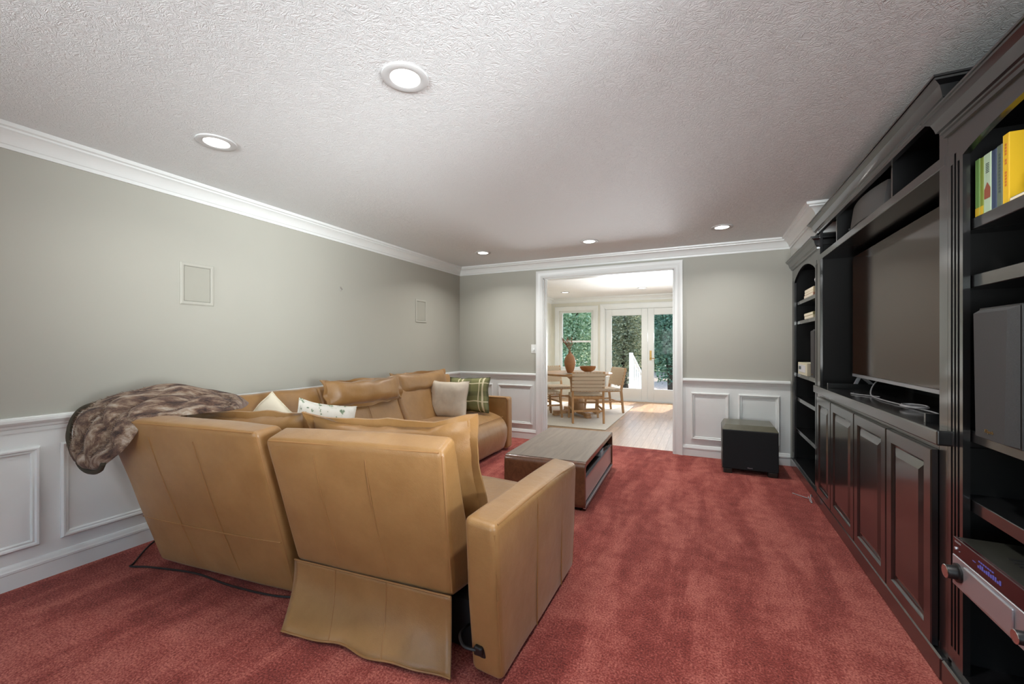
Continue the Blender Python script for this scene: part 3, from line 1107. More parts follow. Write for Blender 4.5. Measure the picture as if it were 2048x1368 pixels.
# ------------------------------------------------------------------ television
tv = thing('television', 'large flat television with a dark screen standing in the black niche', 'television', (1.02, 3.12, .967))
TY0, TY1, TZ0, TZ1 = 2.32, 3.92, 1.058, 1.955
obj('housing', box(B(), 1.008, 1.05, TY0, TY1, TZ0, TZ1), 'blk_plastic', tv, bevel=.004)
obj('electronics_bulge', box(B(), 1.05, 1.09, TY0 + .3, TY1 - .3, TZ0 + .03, TZ0 + .5), 'blk_plastic', tv, bevel=.01)
obj('screen', box(B(), 1.0, 1.009, TY0 + .008, TY1 - .008, TZ0 + .022, TZ1 - .008), 'screen', tv)
obj('lower_bezel', box(B(), .998, 1.009, TY0 + .004, TY1 - .004, TZ0, TZ0 + .020), 'silver', tv)
for y in (3.86, 2.40):
    bm = B()
    beam(bm, (1.03, y, TZ0 + .01), (.99, y, .972), .016, .02); beam(bm, (1.03, y, TZ0 + .01), (1.13, y, .972), .016, .02)
    box(bm, .96, 1.16, y - .008, y + .008, .967, .975)
    obj('foot', bm, 'silver', tv)
bm = B()
tube(bm, catmull([(1.06, 3.55, 1.08), (1.0, 3.5, 1.02), (.95, 3.35, .973), (.93, 3.1, .972), (.95, 2.85, .972), (.97, 2.6, .974), (.95, 2.45, .972), (1.05, 2.35, .972)], 8), .004, 6)
tag(obj('power_cord', bm, 'cable_g', smooth=True), 'grey power cord lying on the black countertop below the television', 'cord')
bm = B()
tube(bm, catmull([(.97, 3.28, .9715), (.90, 3.38, .9715), (.87, 3.44, .9715), (.90, 3.50, .9715)], 8), .0035, 6)
tag(obj('thin_wire', bm, 'cable_g', smooth=True), 'short curled thin wire on the countertop near the cabinet edge', 'wire')
bm = B()
ring = [(.95 + .05 * math.cos(a) * (1 - .04 * q), 2.75 + .07 * math.sin(a), .9815 + .0025 * q) for q in range(3) for a in [2 * math.pi * i / 16 for i in range(16)]]
tube(bm, ring, .0035, 6)
tag(obj('coiled_cable', bm, 'cable_g', smooth=True), 'small coil of grey cable on the countertop under the television', 'cable')

# ------------------------------------------------------------------ speakers and receiver
cs = thing('centre_speaker', 'long black and grey speaker lying in the slot above the television', 'speaker', (XF + .1, 3.22, 2.027))
bm = B()
n = 10
pts = []
for i in range(n + 1):
    u = -1 + 2 * i / n
    pts.append((XF + .012 + .035 * u * u, 3.225 + .295 * u))
for (z0, z1, nm, mt, dx) in ((2.045, 2.20, 'grille', 'cloth_light', 0), (2.027, 2.05, 'bottom_trim', 'silver', -.006)):
    bm = B()
    lo = [bm.verts.new((x + dx, y, z0)) for x, y in pts]; hi = [bm.verts.new((x + dx + .02, y, z1)) for x, y in pts]
    lb = [bm.verts.new((XF + .12, y, z0)) for x, y in pts]; hb = [bm.verts.new((XF + .13, y, z1)) for x, y in pts]
    for i in range(n):
        bm.faces.new((lo[i], lo[i + 1], hi[i + 1], hi[i])); bm.faces.new((lb[i], hb[i], hb[i + 1], lb[i + 1]))
        bm.faces.new((hi[i], hi[i + 1], hb[i + 1], hb[i])); bm.faces.new((lo[i], lb[i], lb[i + 1], lo[i + 1]))
    bm.faces.new((lo[0], hi[0], hb[0], lb[0])); bm.faces.new((lo[n], lb[n], hb[n], hi[n]))
    obj(nm, bm, mt, cs, smooth=True, angle=40)
obj('cabinet', box(B(), XF + .12, XF + .36, 2.95, 3.5, 2.035, 2.20), 'vinyl', cs, bevel=.004)
obj('badge', lathe(B(), [(.008, XF + .022), (.006, XF + .013), (0, XF + .012)], (0, 3.40, 2.05), 12, 'x'), 'blk_plastic', cs)


def speaker(label, y0, y1, x0, z0, h, depth):
    t = thing('bookshelf_speaker', label, 'speaker', (x0, (y0 + y1) / 2, z0), 'bookshelf speakers in the built-ins')
    obj('cabinet', box(B(), x0 + .045, x0 + depth, y0, y1, z0, z0 + h), 'vinyl', t, bevel=.003)
    obj('baffle', box(B(), x0 + .022, x0 + .0435, y0 - .001, y1 + .001, z0, z0 + h + .002), 'blk_plastic', t, bevel=.003)
    g = .018
    c = [[[(x0 + .021, y0 + .004, z0 + .006), (x0 + .021, y0 + .004, z0 + h - .004)], [(x0 + .021, y1 - .004, z0 + .006), (x0 + .021, y1 - .004, z0 + h - .004)]],
         [[(x0, y0 + g + .012, z0 + .010), (x0, y0 + g, z0 + h - .016)], [(x0, y1 - g - .012, z0 + .010), (x0, y1 - g, z0 + h - .016)]]]
    gr = obj('grille', hexa(B(), c), 'cloth_grey', t)
    text('logo', 'Klipsch', 'brass', (x0 - .0008, (y0 + y1) / 2, z0 + .034), (R(90), 0, R(-90)), .015, gr)
    return t


speaker('dark grey bookshelf speaker in the near bookcase above the receiver', 1.70, 1.905, .80, .985, .425, .30)
speaker('dark grey bookshelf speaker in the far bookcase beside the cream box', 4.28, 4.45, .835, 1.003, .425, .28)

rc = thing('av_receiver', 'silver and dark audio receiver jutting out of the near bookcase', 'receiver', (.76, 1.7, .474))
RY0, RY1, RX, RZ0, RZ1 = 1.48, 1.915, .76, .482, .641
obj('case', box(B(), RX + .012, RX + .36, RY0, RY1, RZ0, RZ1), 'vinyl', rc, bevel=.003)
obj('display_fascia', box(B(), RX + .002, RX + .014, RY0 - .001, RY1 + .001, .583, RZ1 + .001), 'red_reflection', rc, bevel=.002, seg=1)
obj('lower_fascia', box(B(), RX, RX + .014, RY0 - .001, RY1 + .001, RZ0, .583), 'silver', rc, bevel=.002, seg=1)
obj('flap', box(B(), RX - .006, RX + .001, 1.60, 1.838, .493, .572), 'silver', rc, bevel=.004)
for y, r_ in ((1.878, .027), (1.53, .022)):
    kn = obj('knob', lathe(B(), [(r_ + .004, RX + .002), (r_ + .003, RX - .006), (r_ * .82, RX - .008), (r_ * .78, RX - .030), (r_ * .7, RX - .033), (0, RX - .033)], (0, y, .533), 24, 'x'),
             'blk_plastic', rc, smooth=True)
    obj('knob_rim', lathe(B(), [(r_ * .80, RX - .0335), (r_ * .74, RX - .0345), (r_ * .6, RX - .0338)], (0, y, .533), 24, 'x'), 'chrome', kn)
bm = B()
rr = random.Random(3)
for i in range(11):
    y = 1.77 - i * .0105
    box(bm, RX + .0008, RX + .003, y - .003, y + .003, .603, .603 + rr.choice((.007, .010, .013)))
for i in range(7):
    y = 1.765 - i * .011
    box(bm, RX + .0008, RX + .003, y - .0035, y + .0035, .622, .626)
box(bm, RX + .0008, RX + .003, 1.785, 1.80, .611, .613)
obj('display_digits', bm, 'display', rc)['kind'] = 'stuff'
bm = B()
for i in range(6):
    box(bm, RX + .0008, RX + .003, 1.903 - i * .006 - .004, 1.903 - i * .006, .628, .633)
obj('name_marks', bm, 'silver', rc)['kind'] = 'stuff'
obj('power_button', lathe(B(), [(.006, RX + .003), (.005, RX - .002), (0, RX - .002)], (0, 1.895, .608), 12, 'x'), 'silver', rc)
obj('indicator', lathe(B(), [(.002, RX + .003), (.002, RX), (0, RX)], (0, 1.875, .605), 8, 'x'), 'silver', rc)
for i in range(9):
    obj('vent_slot', box(B(), RX + .07, RX + .30, 1.58 + i * .024, 1.590 + i * .024, RZ1 - .001, RZ1 + .0015), 'blk_plastic', rc)
for x_, y_ in ((RX + .05, 1.54), (RX + .05, 1.87), (RX + .3, 1.54), (RX + .3, 1.87)):
    obj('foot', lathe(B(), [(.018, .474), (.018, .483)], (x_, y_, 0), 12), 'blk_plastic', rc)

# ------------------------------------------------------------------ books and small things in the bookcases
def book_upright(label, y0, y1, x0, z0, h, depth, cover, group='books on the top shelf of the near bookcase'):
    t = thing('book', label, 'book', (x0 + depth / 2, (y0 + y1) / 2, z0), group)
    c = .003
    bm = B()
    box(bm, x0, x0 + depth, y0, y0 + c, z0, z0 + h); box(bm, x0, x0 + depth, y1 - c, y1, z0, z0 + h); box(bm, x0, x0 + c, y0 + c, y1 - c, z0, z0 + h)
    cv = obj('cover', bm, cover, t, bevel=.001, seg=1)
    obj('pages', box(B(), x0 + c, x0 + depth - .004, y0 + c, y1 - c, z0 + .004, z0 + h - .004), 'paper', t)
    return t, cv


Z1 = 1.7425
bx = .875
for (lab, y0, y1, h, mt) in (
        ('light green book, furthest left in the row on the near bookcase', 2.026, 2.052, .208, 'book_green'),
        ('lime green book with a yellow foot, second in the row', 2.003, 2.024, .205, 'book_lime'),
        ('pale mint book with a red house on its spine', 1.961, 2.001, .206, 'book_mint'),
        ('navy blue book between the mint and sage books', 1.932, 1.959, .204, 'book_navy'),
        ('sage green book leaning against the yellow book', 1.902, 1.930, .206, 'book_sage'),
        ('tall yellow book at the end of the row', 1.868, 1.900, .228, 'book_yellow')):
    t, cv = book_upright(lab, y0, y1, bx, Z1, h, .17, mt)
    xs = bx - .0006
    if mt in ('book_green', 'book_lime'):
        obj('yellow_foot', box(B(), xs, bx + .0005, y0 + .001, y1 - .001, Z1 + .002, Z1 + .035), 'print_yellow', cv)
    if mt == 'book_mint':
        bm = B()
        v = [bm.verts.new((xs, y, Z1 + z)) for y, z in ((1.998, .052), (1.964, .052), (1.964, .085), (1.981, .108), (1.998, .085))]
        bm.faces.new(v)
        obj('house_picture', bm, 'print_red', cv)
        bm = B()
        for q in range(6):
            box(bm, xs, bx + .0005, 1.972, 1.990, Z1 + .140 + q * .006, Z1 + .143 + q * .006)
        obj('title_marks', bm, 'print_dark', cv)['kind'] = 'stuff'
    if mt == 'book_sage':
        bm = B()
        for q in range(12):
            box(bm, xs, bx + .0005, 1.911, 1.921, Z1 + .05 + q * .011, Z1 + .057 + q * .011)
        obj('title_marks', bm, 'print_dark', cv)['kind'] = 'stuff'
    if mt == 'book_yellow':
        bm = B()
        for q in range(14):
            if q not in (5, 6, 9):
                box(bm, xs, bx + .0005, 1.880, 1.889, Z1 + .06 + q * .010, Z1 + .067 + q * .010)
        obj('title_marks', bm, 'print_orange', cv)['kind'] = 'stuff'
fb = thing('book', 'blue-edged book lying flat in front of the yellow book', 'book', (.96, 1.77, Z1), 'books on the top shelf of the near bookcase')
obj('cover', box(B(), .872, 1.04, 1.70, 1.855, Z1, Z1 + .014), 'book_navy', fb, bevel=.001, seg=1)
obj('pages', box(B(), .8695, 1.03, 1.70, 1.853, Z1 + .003, Z1 + .011), 'paper', fb)
bm = B()
lathe(bm, [(.018, 0), (.020, .006), (.010, .012), (.014, .024), (.020, .034), (.011, .042), (.012, .052), (.017, .060), (.010, .068), (0, .070)], (.905, 1.792, Z1 + .0145), 16)
tag(obj('figurine', bm, 'book_cream', smooth=True, angle=60), 'small cream carved figure standing before the yellow book', 'figurine')
# far bookcase
zt = 1.7385
for i, (mt, y0, y1, h, lab) in enumerate((('book_pink', 4.50, 4.875, .030, 'dusty pink book at the bottom of the upper stack in the far bookcase'),
                                         ('book_cream', 4.51, 4.860, .022, 'cream book in the middle of the upper stack in the far bookcase'),
                                         ('book_cream', 4.515, 4.865, .030, 'thick cream book on top of the upper stack in the far bookcase'))):
    t = thing('book', lab, 'book', (.95, (y0 + y1) / 2, zt), 'stacked books in the far bookcase')
    obj('cover', box(B(), .868 + .002 * i, 1.05, y0, y1, zt, zt + h), mt, t, bevel=.001, seg=1)
    obj('pages', box(B(), .8665 + .002 * i, 1.04, y0 + .01, y1 - .0, zt + .004, zt + h - .004), 'paper', t)
    zt += h + .0005
bm = B()
lathe(bm, [(.030, 0), (.032, .008), (.018, .02), (.028, .045), (.034, .07), (.022, .10), (.014, .115), (.022, .13), (.020, .148), (.010, .160), (0, .163)], (.93, 4.60, zt), 18)
tag(obj('figurine', bm, 'porcelain', smooth=True, angle=60), 'white porcelain figure standing on the upper book stack', 'figurine')
zt = 1.5385
for i, (mt, y0, y1, h, lab) in enumerate((('book_cream', 4.50, 4.855, .028, 'pale cream book at the bottom of the lower stack in the far bookcase'),
                                         ('book_olive', 4.505, 4.870, .028, 'olive book on top of the lower stack in the far bookcase'))):
    t = thing('book', lab, 'book', (.95, (y0 + y1) / 2, zt), 'stacked books in the far bookcase')
    obj('cover', box(B(), .868, 1.05, y0, y1, zt, zt + h), mt, t, bevel=.001, seg=1)
    obj('pages', box(B(), .8665, 1.04, y0 + .01, y1, zt + .004, zt + h - .004), 'paper', t)
    zt += h + .0005
rb = thing('table_radio', 'small cream box radio on the far bookcase shelf beside the speaker', 'radio', (.92, 4.8, 1.0035))
obj('case', box(B(), .842, 1.0, 4.62, 5.02, 1.0035, 1.122), 'boxcream', rb, bevel=.004)
obj('front_panel', box(B(), .8395, .844, 4.68, 4.98, 1.03, 1.10), 'porcelain', rb)
obj('dial', box(B(), .838, .841, 4.86, 4.96, 1.055, 1.085), 'print_dark', rb)
obj('lid_knob', lathe(B(), [(.03, 1.122), (.026, 1.136), (0, 1.140)], (.92, 4.70, 0), 14), 'porcelain', rb)

# ------------------------------------------------------------------ subwoofer
sb = thing('subwoofer', 'black box subwoofer with reflection-tinted brown top on the carpet by the wainscot', 'subwoofer', (.40, 4.92, 0))
sx0, sx1, sy0, sy1 = .150, .640, 4.74, 5.14
obj('cabinet', box(B(), sx0, sx1, sy0, sy1, .045, .435), 'vinyl', sb, bevel=.003)
c = [[[(sx0, sy0 - .01, .437), (sx0 + .03, sy0 + .03, .487)], [(sx0, sy1, .437), (sx0 + .03, sy1 - .01, .487)]],
     [[(sx1, sy0 - .01, .437), (sx1 - .03, sy0 + .03, .487)], [(sx1, sy1, .437), (sx1 - .03, sy1 - .01, .487)]]]
obj('bevelled_top', hexa(B(), c), 'sub_top', sb, bevel=.003)
g = obj('grille', box(B(), sx0 + .004, sx1 - .004, sy0 - .022, sy0 - .001, .05, .436), 'cloth_black', sb, bevel=.006)
text('logo', 'Klipsch', 'silver', ((sx0 + sx1) / 2, sy0 - .0228, .072), (R(90), 0, 0), .016, g)
for x in (sx0 + .05, sx1 - .05):
    for y in (sy0 + .03, sy1 - .05):
        obj('foot', box(B(), x - .04, x + .04, y - .04, y + .03, 0, .046), 'vinyl', sb, bevel=.004)

# ------------------------------------------------------------------ coffee table (its own rotation: built about the origin)
tb = thing('coffee_table', 'low walnut coffee table with drawer and open slot before the sofa', 'coffee table', (-1.205, 3.755, 0))
def tob(name, bm, mat, par=tb, **kw):
    o = obj(name, bm, mat, None, **kw)
    o.parent = par
    return o
hx, hy, hz = .338, .645, .38
bm = B()
r_, th = .045, .034
def rrect(y, z0, z1, r, n=6):
    p = []
    for (cy, cz, a0) in ((y - r, z1 - r, 0), (-y + r, z1 - r, 90), (-y + r, z0 + r, 180), (y - r, z0 + r, 270)):
        for i in range(n + 1):
            a = R(a0 + 90 * i / n)
            p.append((cy + r * math.cos(a), cz + r * math.sin(a)))
    return p
po, pi_ = rrect(hy, .022, hz, r_), rrect(hy - th, .022 + .02, hz - th, r_ - .02)
A = [bm.verts.new((hx, y, z)) for y, z in po]; Bv = [bm.verts.new((hx, y, z)) for y, z in pi_]
D = [bm.verts.new((-hx, y, z)) for y, z in po]; Ev = [bm.verts.new((-hx, y, z)) for y, z in pi_]
n = len(po)
for i in range(n):
    j = (i + 1) % n
    bm.faces.new((A[i], A[j], Bv[j], Bv[i])); bm.faces.new((D[i], Ev[i], Ev[j], D[j]))
    bm.faces.new((A[i], D[i], D[j], A[j])); bm.faces.new((Bv[i], Bv[j], Ev[j], Ev[i]))
tob('shell', bm, 'walnut', smooth=True, angle=30)
tob('top_reflection_panel', box(B(), -hx + .002, hx - .002, -hy + .04, hy - .04, hz, hz + .0025), 'tabletop')  # thin panel whose grey colour stands for the reflected daylight
tob('back_panel', box(B(), -hx + .01, -hx + .03, -hy + th, hy - th, .04, hz - th), 'walnut')
tob('shelf_board', box(B(), -hx + .03, hx - .03, -hy + th, hy - th, .240, .254), 'blk_plastic')
dr = tob('drawer', box(B(), hx - .035, hx - .012, -hy + th + .004, hy - th - .004, .062, .238), 'drawer', bevel=.002, seg=1)
o = obj('finger_lip', box(B(), hx - .036, hx - .006, -hy + th + .004, hy - th - .004, .238, .252), 'silver'); o.parent = dr
tob('base_rail', box(B(), hx - .02, hx + .003, -hy + .02, hy - .02, .022, .046), 'silver', bevel=.002, seg=1)
tob('plinth', box(B(), -hx + .05, hx - .04, -hy + .05, hy - .05, 0, .024), 'blk_plastic')
tb.rotation_euler = (0, 0, R(2.2))
bm = B(); box(bm, -.06, .06, -.09, .09, 0, .045)
cb = obj('card_box', bm, 'paleblue', bevel=.002, seg=1)
cb.location = (-.95, 3.92, .2545); cb.rotation_euler = (0, 0, R(6))
tag(cb, 'small pale blue box in the open slot of the coffee table', 'box')
bm = B(); box(bm, -.05, .05, -.06, .06, 0, .03)
cb = obj('remote_tray', bm, 'blk_plastic', bevel=.004)
cb.location = (-.95, 4.12, .2545); cb.rotation_euler = (0, 0, R(-5))
tag(cb, 'flat black tray beside the pale blue box in the coffee table', 'tray')

# ------------------------------------------------------------------ sectional sofa
so = thing('sectional_sofa', 'L-shaped tan leather sectional with reclining backs facing the viewer', 'sofa', (-2.2, 2.4, 0))


def seam(pts, parent, r=.0032, mat='leather_dark', name='seam'):
    obj(name, tube(B(), pts, r, 6), mat, parent, smooth=True)


def lerp(a, b, t):
    return Vector(a) + (Vector(b) - Vector(a)) * t


# right reclining back: rear face leans towards the viewer
def back_unit(rtl, rtr, rbl, rbr, ftl, ftr, fbl, fbr, crease, skirt_to=None):
    c = [[[rbl, rtl], [fbl, ftl]], [[rbr, rtr], [fbr, ftr]]]
    p = obj('reclining_back', soft_hex(B(), c, .028, (.004, .014, .012), 14, .004, 4), 'leather', so, smooth=True, angle=60)
    n = (Vector(rbr) - Vector(rbl)).cross(Vector(rtl) - Vector(rbl)).normalized()
    if n.y > 0:
        n = -n
    for t in (.30, .60):
        top = lerp(lerp(rtl, ftl, .12), lerp(rtr, ftr, .12), t)
        pts = [lerp(rtl, rtr, t) + n * .0 + V(0, .010, .006)]
        for q in range(1, 13):
            f = q / 12
            tt = t + (.06 * f * f)
            u = 2 * tt - 1
            w = 2 * f - 1
            bul = .014 * math.sqrt(max(0, 1 - u * u)) * math.sqrt(max(0, 1 - w * w))
            pts.append(lerp(lerp(rtl, rbl, f), lerp(rtr, rbr, f), tt) + n * (bul - .0005))
        seam(pts[1:-1], p, .0016)
    # welt along the upper rear edge and the right edge
    e = .010
    seam([lerp(rtl, rtr, t) + n * (-.006) + V(0, 0, -.006) for t in [.02 + .96 * i / 14 for i in range(15)]], p, .0045)
    seam([lerp(rtr, rbr, t) + n * (-.006) + V(-.006, 0, 0) for t in [.03 + .94 * i / 10 for i in range(11)]], p, .0045)
    if crease:
        seam([lerp(lerp(rtl, rbl, crease), lerp(rtr, rbr, crease), t) + n * (.014 * math.sqrt(max(0, 1 - (2 * t - 1) ** 2)) * math.sqrt(max(0, 1 - (2 * crease - 1) ** 2)) - .001)
              for t in [.01 + .98 * i / 12 for i in range(13)]], p, .0035)
    return p


RB = back_unit((-1.83, 1.240, .858), (-.932, 1.350, .872), (-1.83, 1.410, .225), (-.93, 1.425, .262),
               (-1.83, 1.345, .900), (-.932, 1.440, .918), (-1.83, 1.60, .225), (-.93, 1.62, .24), 0)
LB = back_unit((-2.90, 1.075, .895), (-1.905, 1.245, .882), (-2.90, 1.335, .030), (-1.90, 1.455, .015),
               (-2.90, 1.20, .915), (-1.89, 1.375, .895), (-2.90, 1.56, .03), (-1.89, 1.64, .03), .66)
# loose skirt below the right back
bm = B()
nu, nv = 30, 14
rows = []
tl, tr = V(-1.828, 1.400, .240), V(-.930, 1.416, .276)
bl, br = V(-1.715, 1.255, .006), V(-.885, 1.335, .006)
for j in range(nv + 1):
    f = j / nv
    row = []
    for i in range(nu + 1):
        t = i / nu
        a, b_ = lerp(tl, tr, t), lerp(bl, br, t)
        p = a.lerp(b_, f)
        e = f ** 3.0
        p.y = a.y + (b_.y - a.y) * e - .004
        p.x = a.x + (b_.x - a.x) * e
        p.y -= .009 * f * f * (math.sin(t * 11 + .9) + .5 * math.sin(t * 23 + 2))
        p.z += .004 * f * f * math.sin(t * 17 + 2) + .006 * f
        row.append(bm.verts.new(p))
    rows.append(row)
for j in range(nv):
    for i in range(nu):
        bm.faces.new((rows[j][i], rows[j][i + 1], rows[j + 1][i + 1], rows[j + 1][i]))
skv = [[rows[j][int(t * nu)].co.copy() for j in range(nv + 1)] for t in (.30, .64)]
top_row = [v.co.copy() for v in rows[0]]
bot_row = [v.co.copy() for v in rows[-1]]
sk = obj('loose_skirt', bm, 'leather', so, smooth=True, angle=70, solid=.007)
for ln_ in skv:
    seam([p + V(0, -.0045, 0) for p in ln_], sk, .003)
seam([p + V(0, -.003, 0) for p in top_row], sk, .0045)
seam([p + V(0, 0, .002) for p in bot_row], sk, .0045)

# near arm
AX0, AX1 = -.828, -.688
c = [[[(AX0, 1.395, .028), (AX0, 1.335, .645)], [(AX0, 2.30, .028), (AX0, 2.345, .625)]],
     [[(AX1, 1.385, .028), (AX1, 1.325, .638)], [(AX1, 2.295, .028), (AX1 + .012, 2.33, .612)]]]
ar = obj('armrest', soft_hex(B(), c, .026, (.006, .006, .006), 12, .003, 4), 'leather', so, smooth=True, angle=60)
seam([V(AX1 - .005, 1.392, .05), V(AX1 - .006, 1.36, .35), V(AX1 - .008, 1.338, .60), V(AX1 - .007, 1.36, .630), V(AX1 - .006, 1.7, .627),
      V(AX1 - .002, 2.1, .616), V(AX1 + .004, 2.29, .605), V(AX1 + .004, 2.322, .575), V(AX1, 2.31, .3), V(AX1 - .004, 2.29, .05)], ar, .0042)
for y in (1.72, 2.06):
    seam([V(AX1 + .0055 + (.004 if z < .6 else -.002), y + .02 * (z - .3), z) for z in (.05, .15, .3, .45, .58, .612)], ar, .0028)
# plug on the arm's rear end
pg = obj('power_socket', soft_hex(B(), corners(-.782, -.752, 1.376, 1.398, .10, .17), .01, n=4), 'cable_b', ar, smooth=True)
obj('plug', soft_hex(B(), corners(-.800, -.762, 1.362, 1.384, .115, .150), .008, n=4), 'cable_b', ar, smooth=True)
seam(catmull([(-.79, 1.366, .135), (-.84, 1.360, .140), (-.88, 1.40, .15), (-.90, 1.50, .12)], 8), ar, .006, 'cable_b', 'plug_lead')
# black recliner mechanism seen in the gap
obj('mechanism', box(B(), -1.7, -.845, 1.50, 2.0, .02, .22), 'cable_b', so)

# near-leg seats
def seat_prof():
    return [(0, .20), (.0, .455), (.10, .468), (.45, .462), (.62, .458), (.70, .445), (.745, .41), (.755, .34), (.745, .22), (.72, .10), (.68, .035), (.5, .03), (.1, .06)]


def seat_x(x0, x1, y_back, depth):
    pr_ = [Vector((a * depth / .755, b_)) for a, b_ in seat_prof()]
    bm = B()
    xs = [x0, x0 + .006, x0 + .02, x0 + .05] + [x0 + .05 + (x1 - x0 - .1) * i / 8 for i in range(1, 8)] + [x1 - .05, x1 - .02, x1 - .006, x1]
    rings = []
    for x in xs:
        d = min(x - x0, x1 - x)
        s = .022 * (1 - min(1, d / .05)) ** 2
        crown = .018 * math.sin(math.pi * (x - x0) / (x1 - x0))
        rings.append([bm.verts.new((x, y_back + p.x - s * (p.x / depth), p.y + (crown if p.y > .4 else 0) - s * (1 if p.y > .4 else 0))) for p in pr_])
    k_ = len(pr_)
    for a, b_ in zip(rings, rings[1:]):
        for j in range(k_):
            bm.faces.new((a[j], a[(j + 1) % k_], b_[(j + 1) % k_], b_[j]))
    bm.faces.new(rings[0][::-1]); bm.faces.new(rings[-1])
    return obj('seat', bm, 'leather', so, smooth=True, angle=60)


seat_x(-1.845, -.835, 1.60, .765)
seat_x(-2.26, -1.85, 1.62, .745)
obj('corner_seat', soft_hex(B(), corners(-3.24, -2.265, 1.60, 2.52, .04, .465), .04, (0, 0, .02), 10), 'leather', so, smooth=True, angle=60)


def seat_y(y0, y1, xb, depth):
    """seat of the far leg, front towards +x"""
    pr_ = [Vector((0, .20)), Vector((0, .455)), Vector((.2, .475)), Vector((.50, .478)), Vector((.60, .468)), Vector((.70, .435)), Vector((.77, .37)), Vector((.80, .29)),
           Vector((.80, .20)), Vector((.775, .10)), Vector((.73, .035)), Vector((.5, .03)), Vector((.1, .06))]
    pr2 = []
    cm = catmull([(p.x, p.y, 0) for p in pr_], 4)
    bm = B()
    ys = [y0, y0 + .006, y0 + .02, y0 + .05] + [y0 + .05 + (y1 - y0 - .1) * i / 8 for i in range(1, 8)] + [y1 - .05, y1 - .02, y1 - .006, y1]
    rings = []
    for y in ys:
        d = min(y - y0, y1 - y)
        s = .028 * (1 - min(1, d / .05)) ** 2
        ring = []
        for p in cm:
            q = Vector((xb + (p.x - s * p.x / .8) * depth / .8, y, p.y - (s if p.y > .3 else 0)))
            q += noise.noise_vector(q * 7) * .006
            ring.append(bm.verts.new(q))
        rings.append(ring)
    k_ = len(cm)
    for a, b_ in zip(rings, rings[1:]):
        for j in range(k_):
            bm.faces.new((a[j], a[(j + 1) % k_], b_[(j + 1) % k_], b_[j]))
    bm.faces.new(rings[0][::-1]); bm.faces.new(rings[-1])
    s = obj('seat', bm, 'leather', so, smooth=True, angle=60)
    seam([V(xb + .74 * depth / .8, y0 + .03 + (y1 - y0 - .06) * i / 8, .424) for i in range(9)], s, .003)
    return s


seat_y(2.53, 3.50, -3.02, .85)
seat_y(3.51, 4.545, -3.02, .85)
# far arm
c = [[[(-3.24, 4.56, .03), (-3.24, 4.56, .645)], [(-3.24, 4.70, .03), (-3.24, 4.70, .645)]],
     [[(-2.19, 4.56, .03), (-2.19, 4.56, .655)], [(-2.19, 4.69, .03), (-2.19, 4.69, .650)]]]
fa = obj('armrest', soft_hex(B(), c, .028, (.006, .004, .004), 10), 'leather', so, smooth=True, angle=60)
seam([V(-2.197, 4.563, z) for z in (.05, .2, .4, .6, .63)] + [V(-2.215, 4.563, .648)] + [V(-2.3 - .2 * i, 4.563, .648) for i in range(5)], fa, .004)
for x in (-2.62, -2.555):
    obj('control_button', lathe(B(), [(.014, 4.562), (.012, 4.548), (0, 4.546)], (x, 0, .545), 14, 'y'), 'chrome', fa)
# wall-side backs of the far leg
for (y0, y1, zt_) in ((1.62, 2.515, .925), (2.525, 3.445, .925), (3.455, 4.545, .92)):
    c = [[[(-3.25, y0, .04), (-3.26, y0, zt_ - .03)], [(-3.25, y1, .04), (-3.26, y1, zt_ - .03)]],
         [[(-2.80, y0, .42), (-3.02, y0, zt_)], [(-2.80, y1, .42), (-3.02, y1, zt_)]]]
    p = obj('backrest', soft_hex(B(), c, .05, (.03, .004, .012), 14, .012, 5), 'leather', so, smooth=True, angle=60)
    ym = (y0 + y1) / 2
    seam([lerp(V(-2.80, ym, .45), V(-3.0, ym, zt_ - .04), t) + V(.026 * math.sin(math.pi * t), 0, 0) for t in [i / 8 for i in range(9)]], p, .003)


def cushion(name, o, ex, ey, w, h, t, fl, seed, wr=.012, wave=.014, sag=.02, mat='leather'):
    bm = B()
    rim, ez = pillow(bm, o, ex, ey, w, h, t, 18, wr=wr, seed=seed, sag=sag, pinch=.03)
    p = obj(name, bm, mat, so, smooth=True, angle=70)
    bm = B()
    flange_strip(bm, rim, o, ez, fl, .005, wave, seed)
    obj('flanged_edge', bm, mat, p, smooth=True, angle=50)
    return p


# headrests of the far leg (second tilts forward, third stands upright)
cushion('headrest', V(-2.90, 2.955, .865), V(0, 1, -.02), V(-.28, 0, .93), .90, .235, .20, .03, 1.0, .018)
cushion('headrest', V(-3.03, 3.965, .865), V(0, 1, 0), V(-.18, 0, .97), .96, .24, .19, .03, 2.3, .012, .010)
# near-leg loose back cushions: right one upright with a wide flange, left one slumped
cushion('back_cushion', V(-1.37, 1.575, .71), V(.97, .06, .035), V(.02, -.27, .95), .90, .52, .17, .035, 4.1, .014, .016, .05)
cushion('back_cushion', V(-2.40, 1.545, .70), V(.97, .11, .02), V(0, -.27, .95), .92, .46, .17, .035, .4, .014, .018, .04)

# ------------------------------------------------------------------ throw and pillows
F_ = [(-2.60, 1.66, .93), (-2.757, 1.60, .975), (-2.83, 1.51, 1.015), (-2.899, 1.39, 1.045), (-2.989, 1.26, 1.020), (-3.06, 1.16, .972), (-3.13, 1.10, .935), (-3.16, 1.07, .87), (-3.14, 1.05, .785), (-3.04, 1.035, .705)]
N_ = [(-2.44, 1.50, .925), (-2.50, 1.46, .912), (-2.54, 1.38, .910), (-2.57, 1.29, .908), (-2.62, 1.21, .900), (-2.65, 1.14, .885), (-2.66, 1.12, .838), (-2.68, 1.10, .790), (-2.72, 1.075, .735), (-2.80, 1.05, .690)]
Fc, Nc = catmull(F_, 8), catmull(N_, 8)


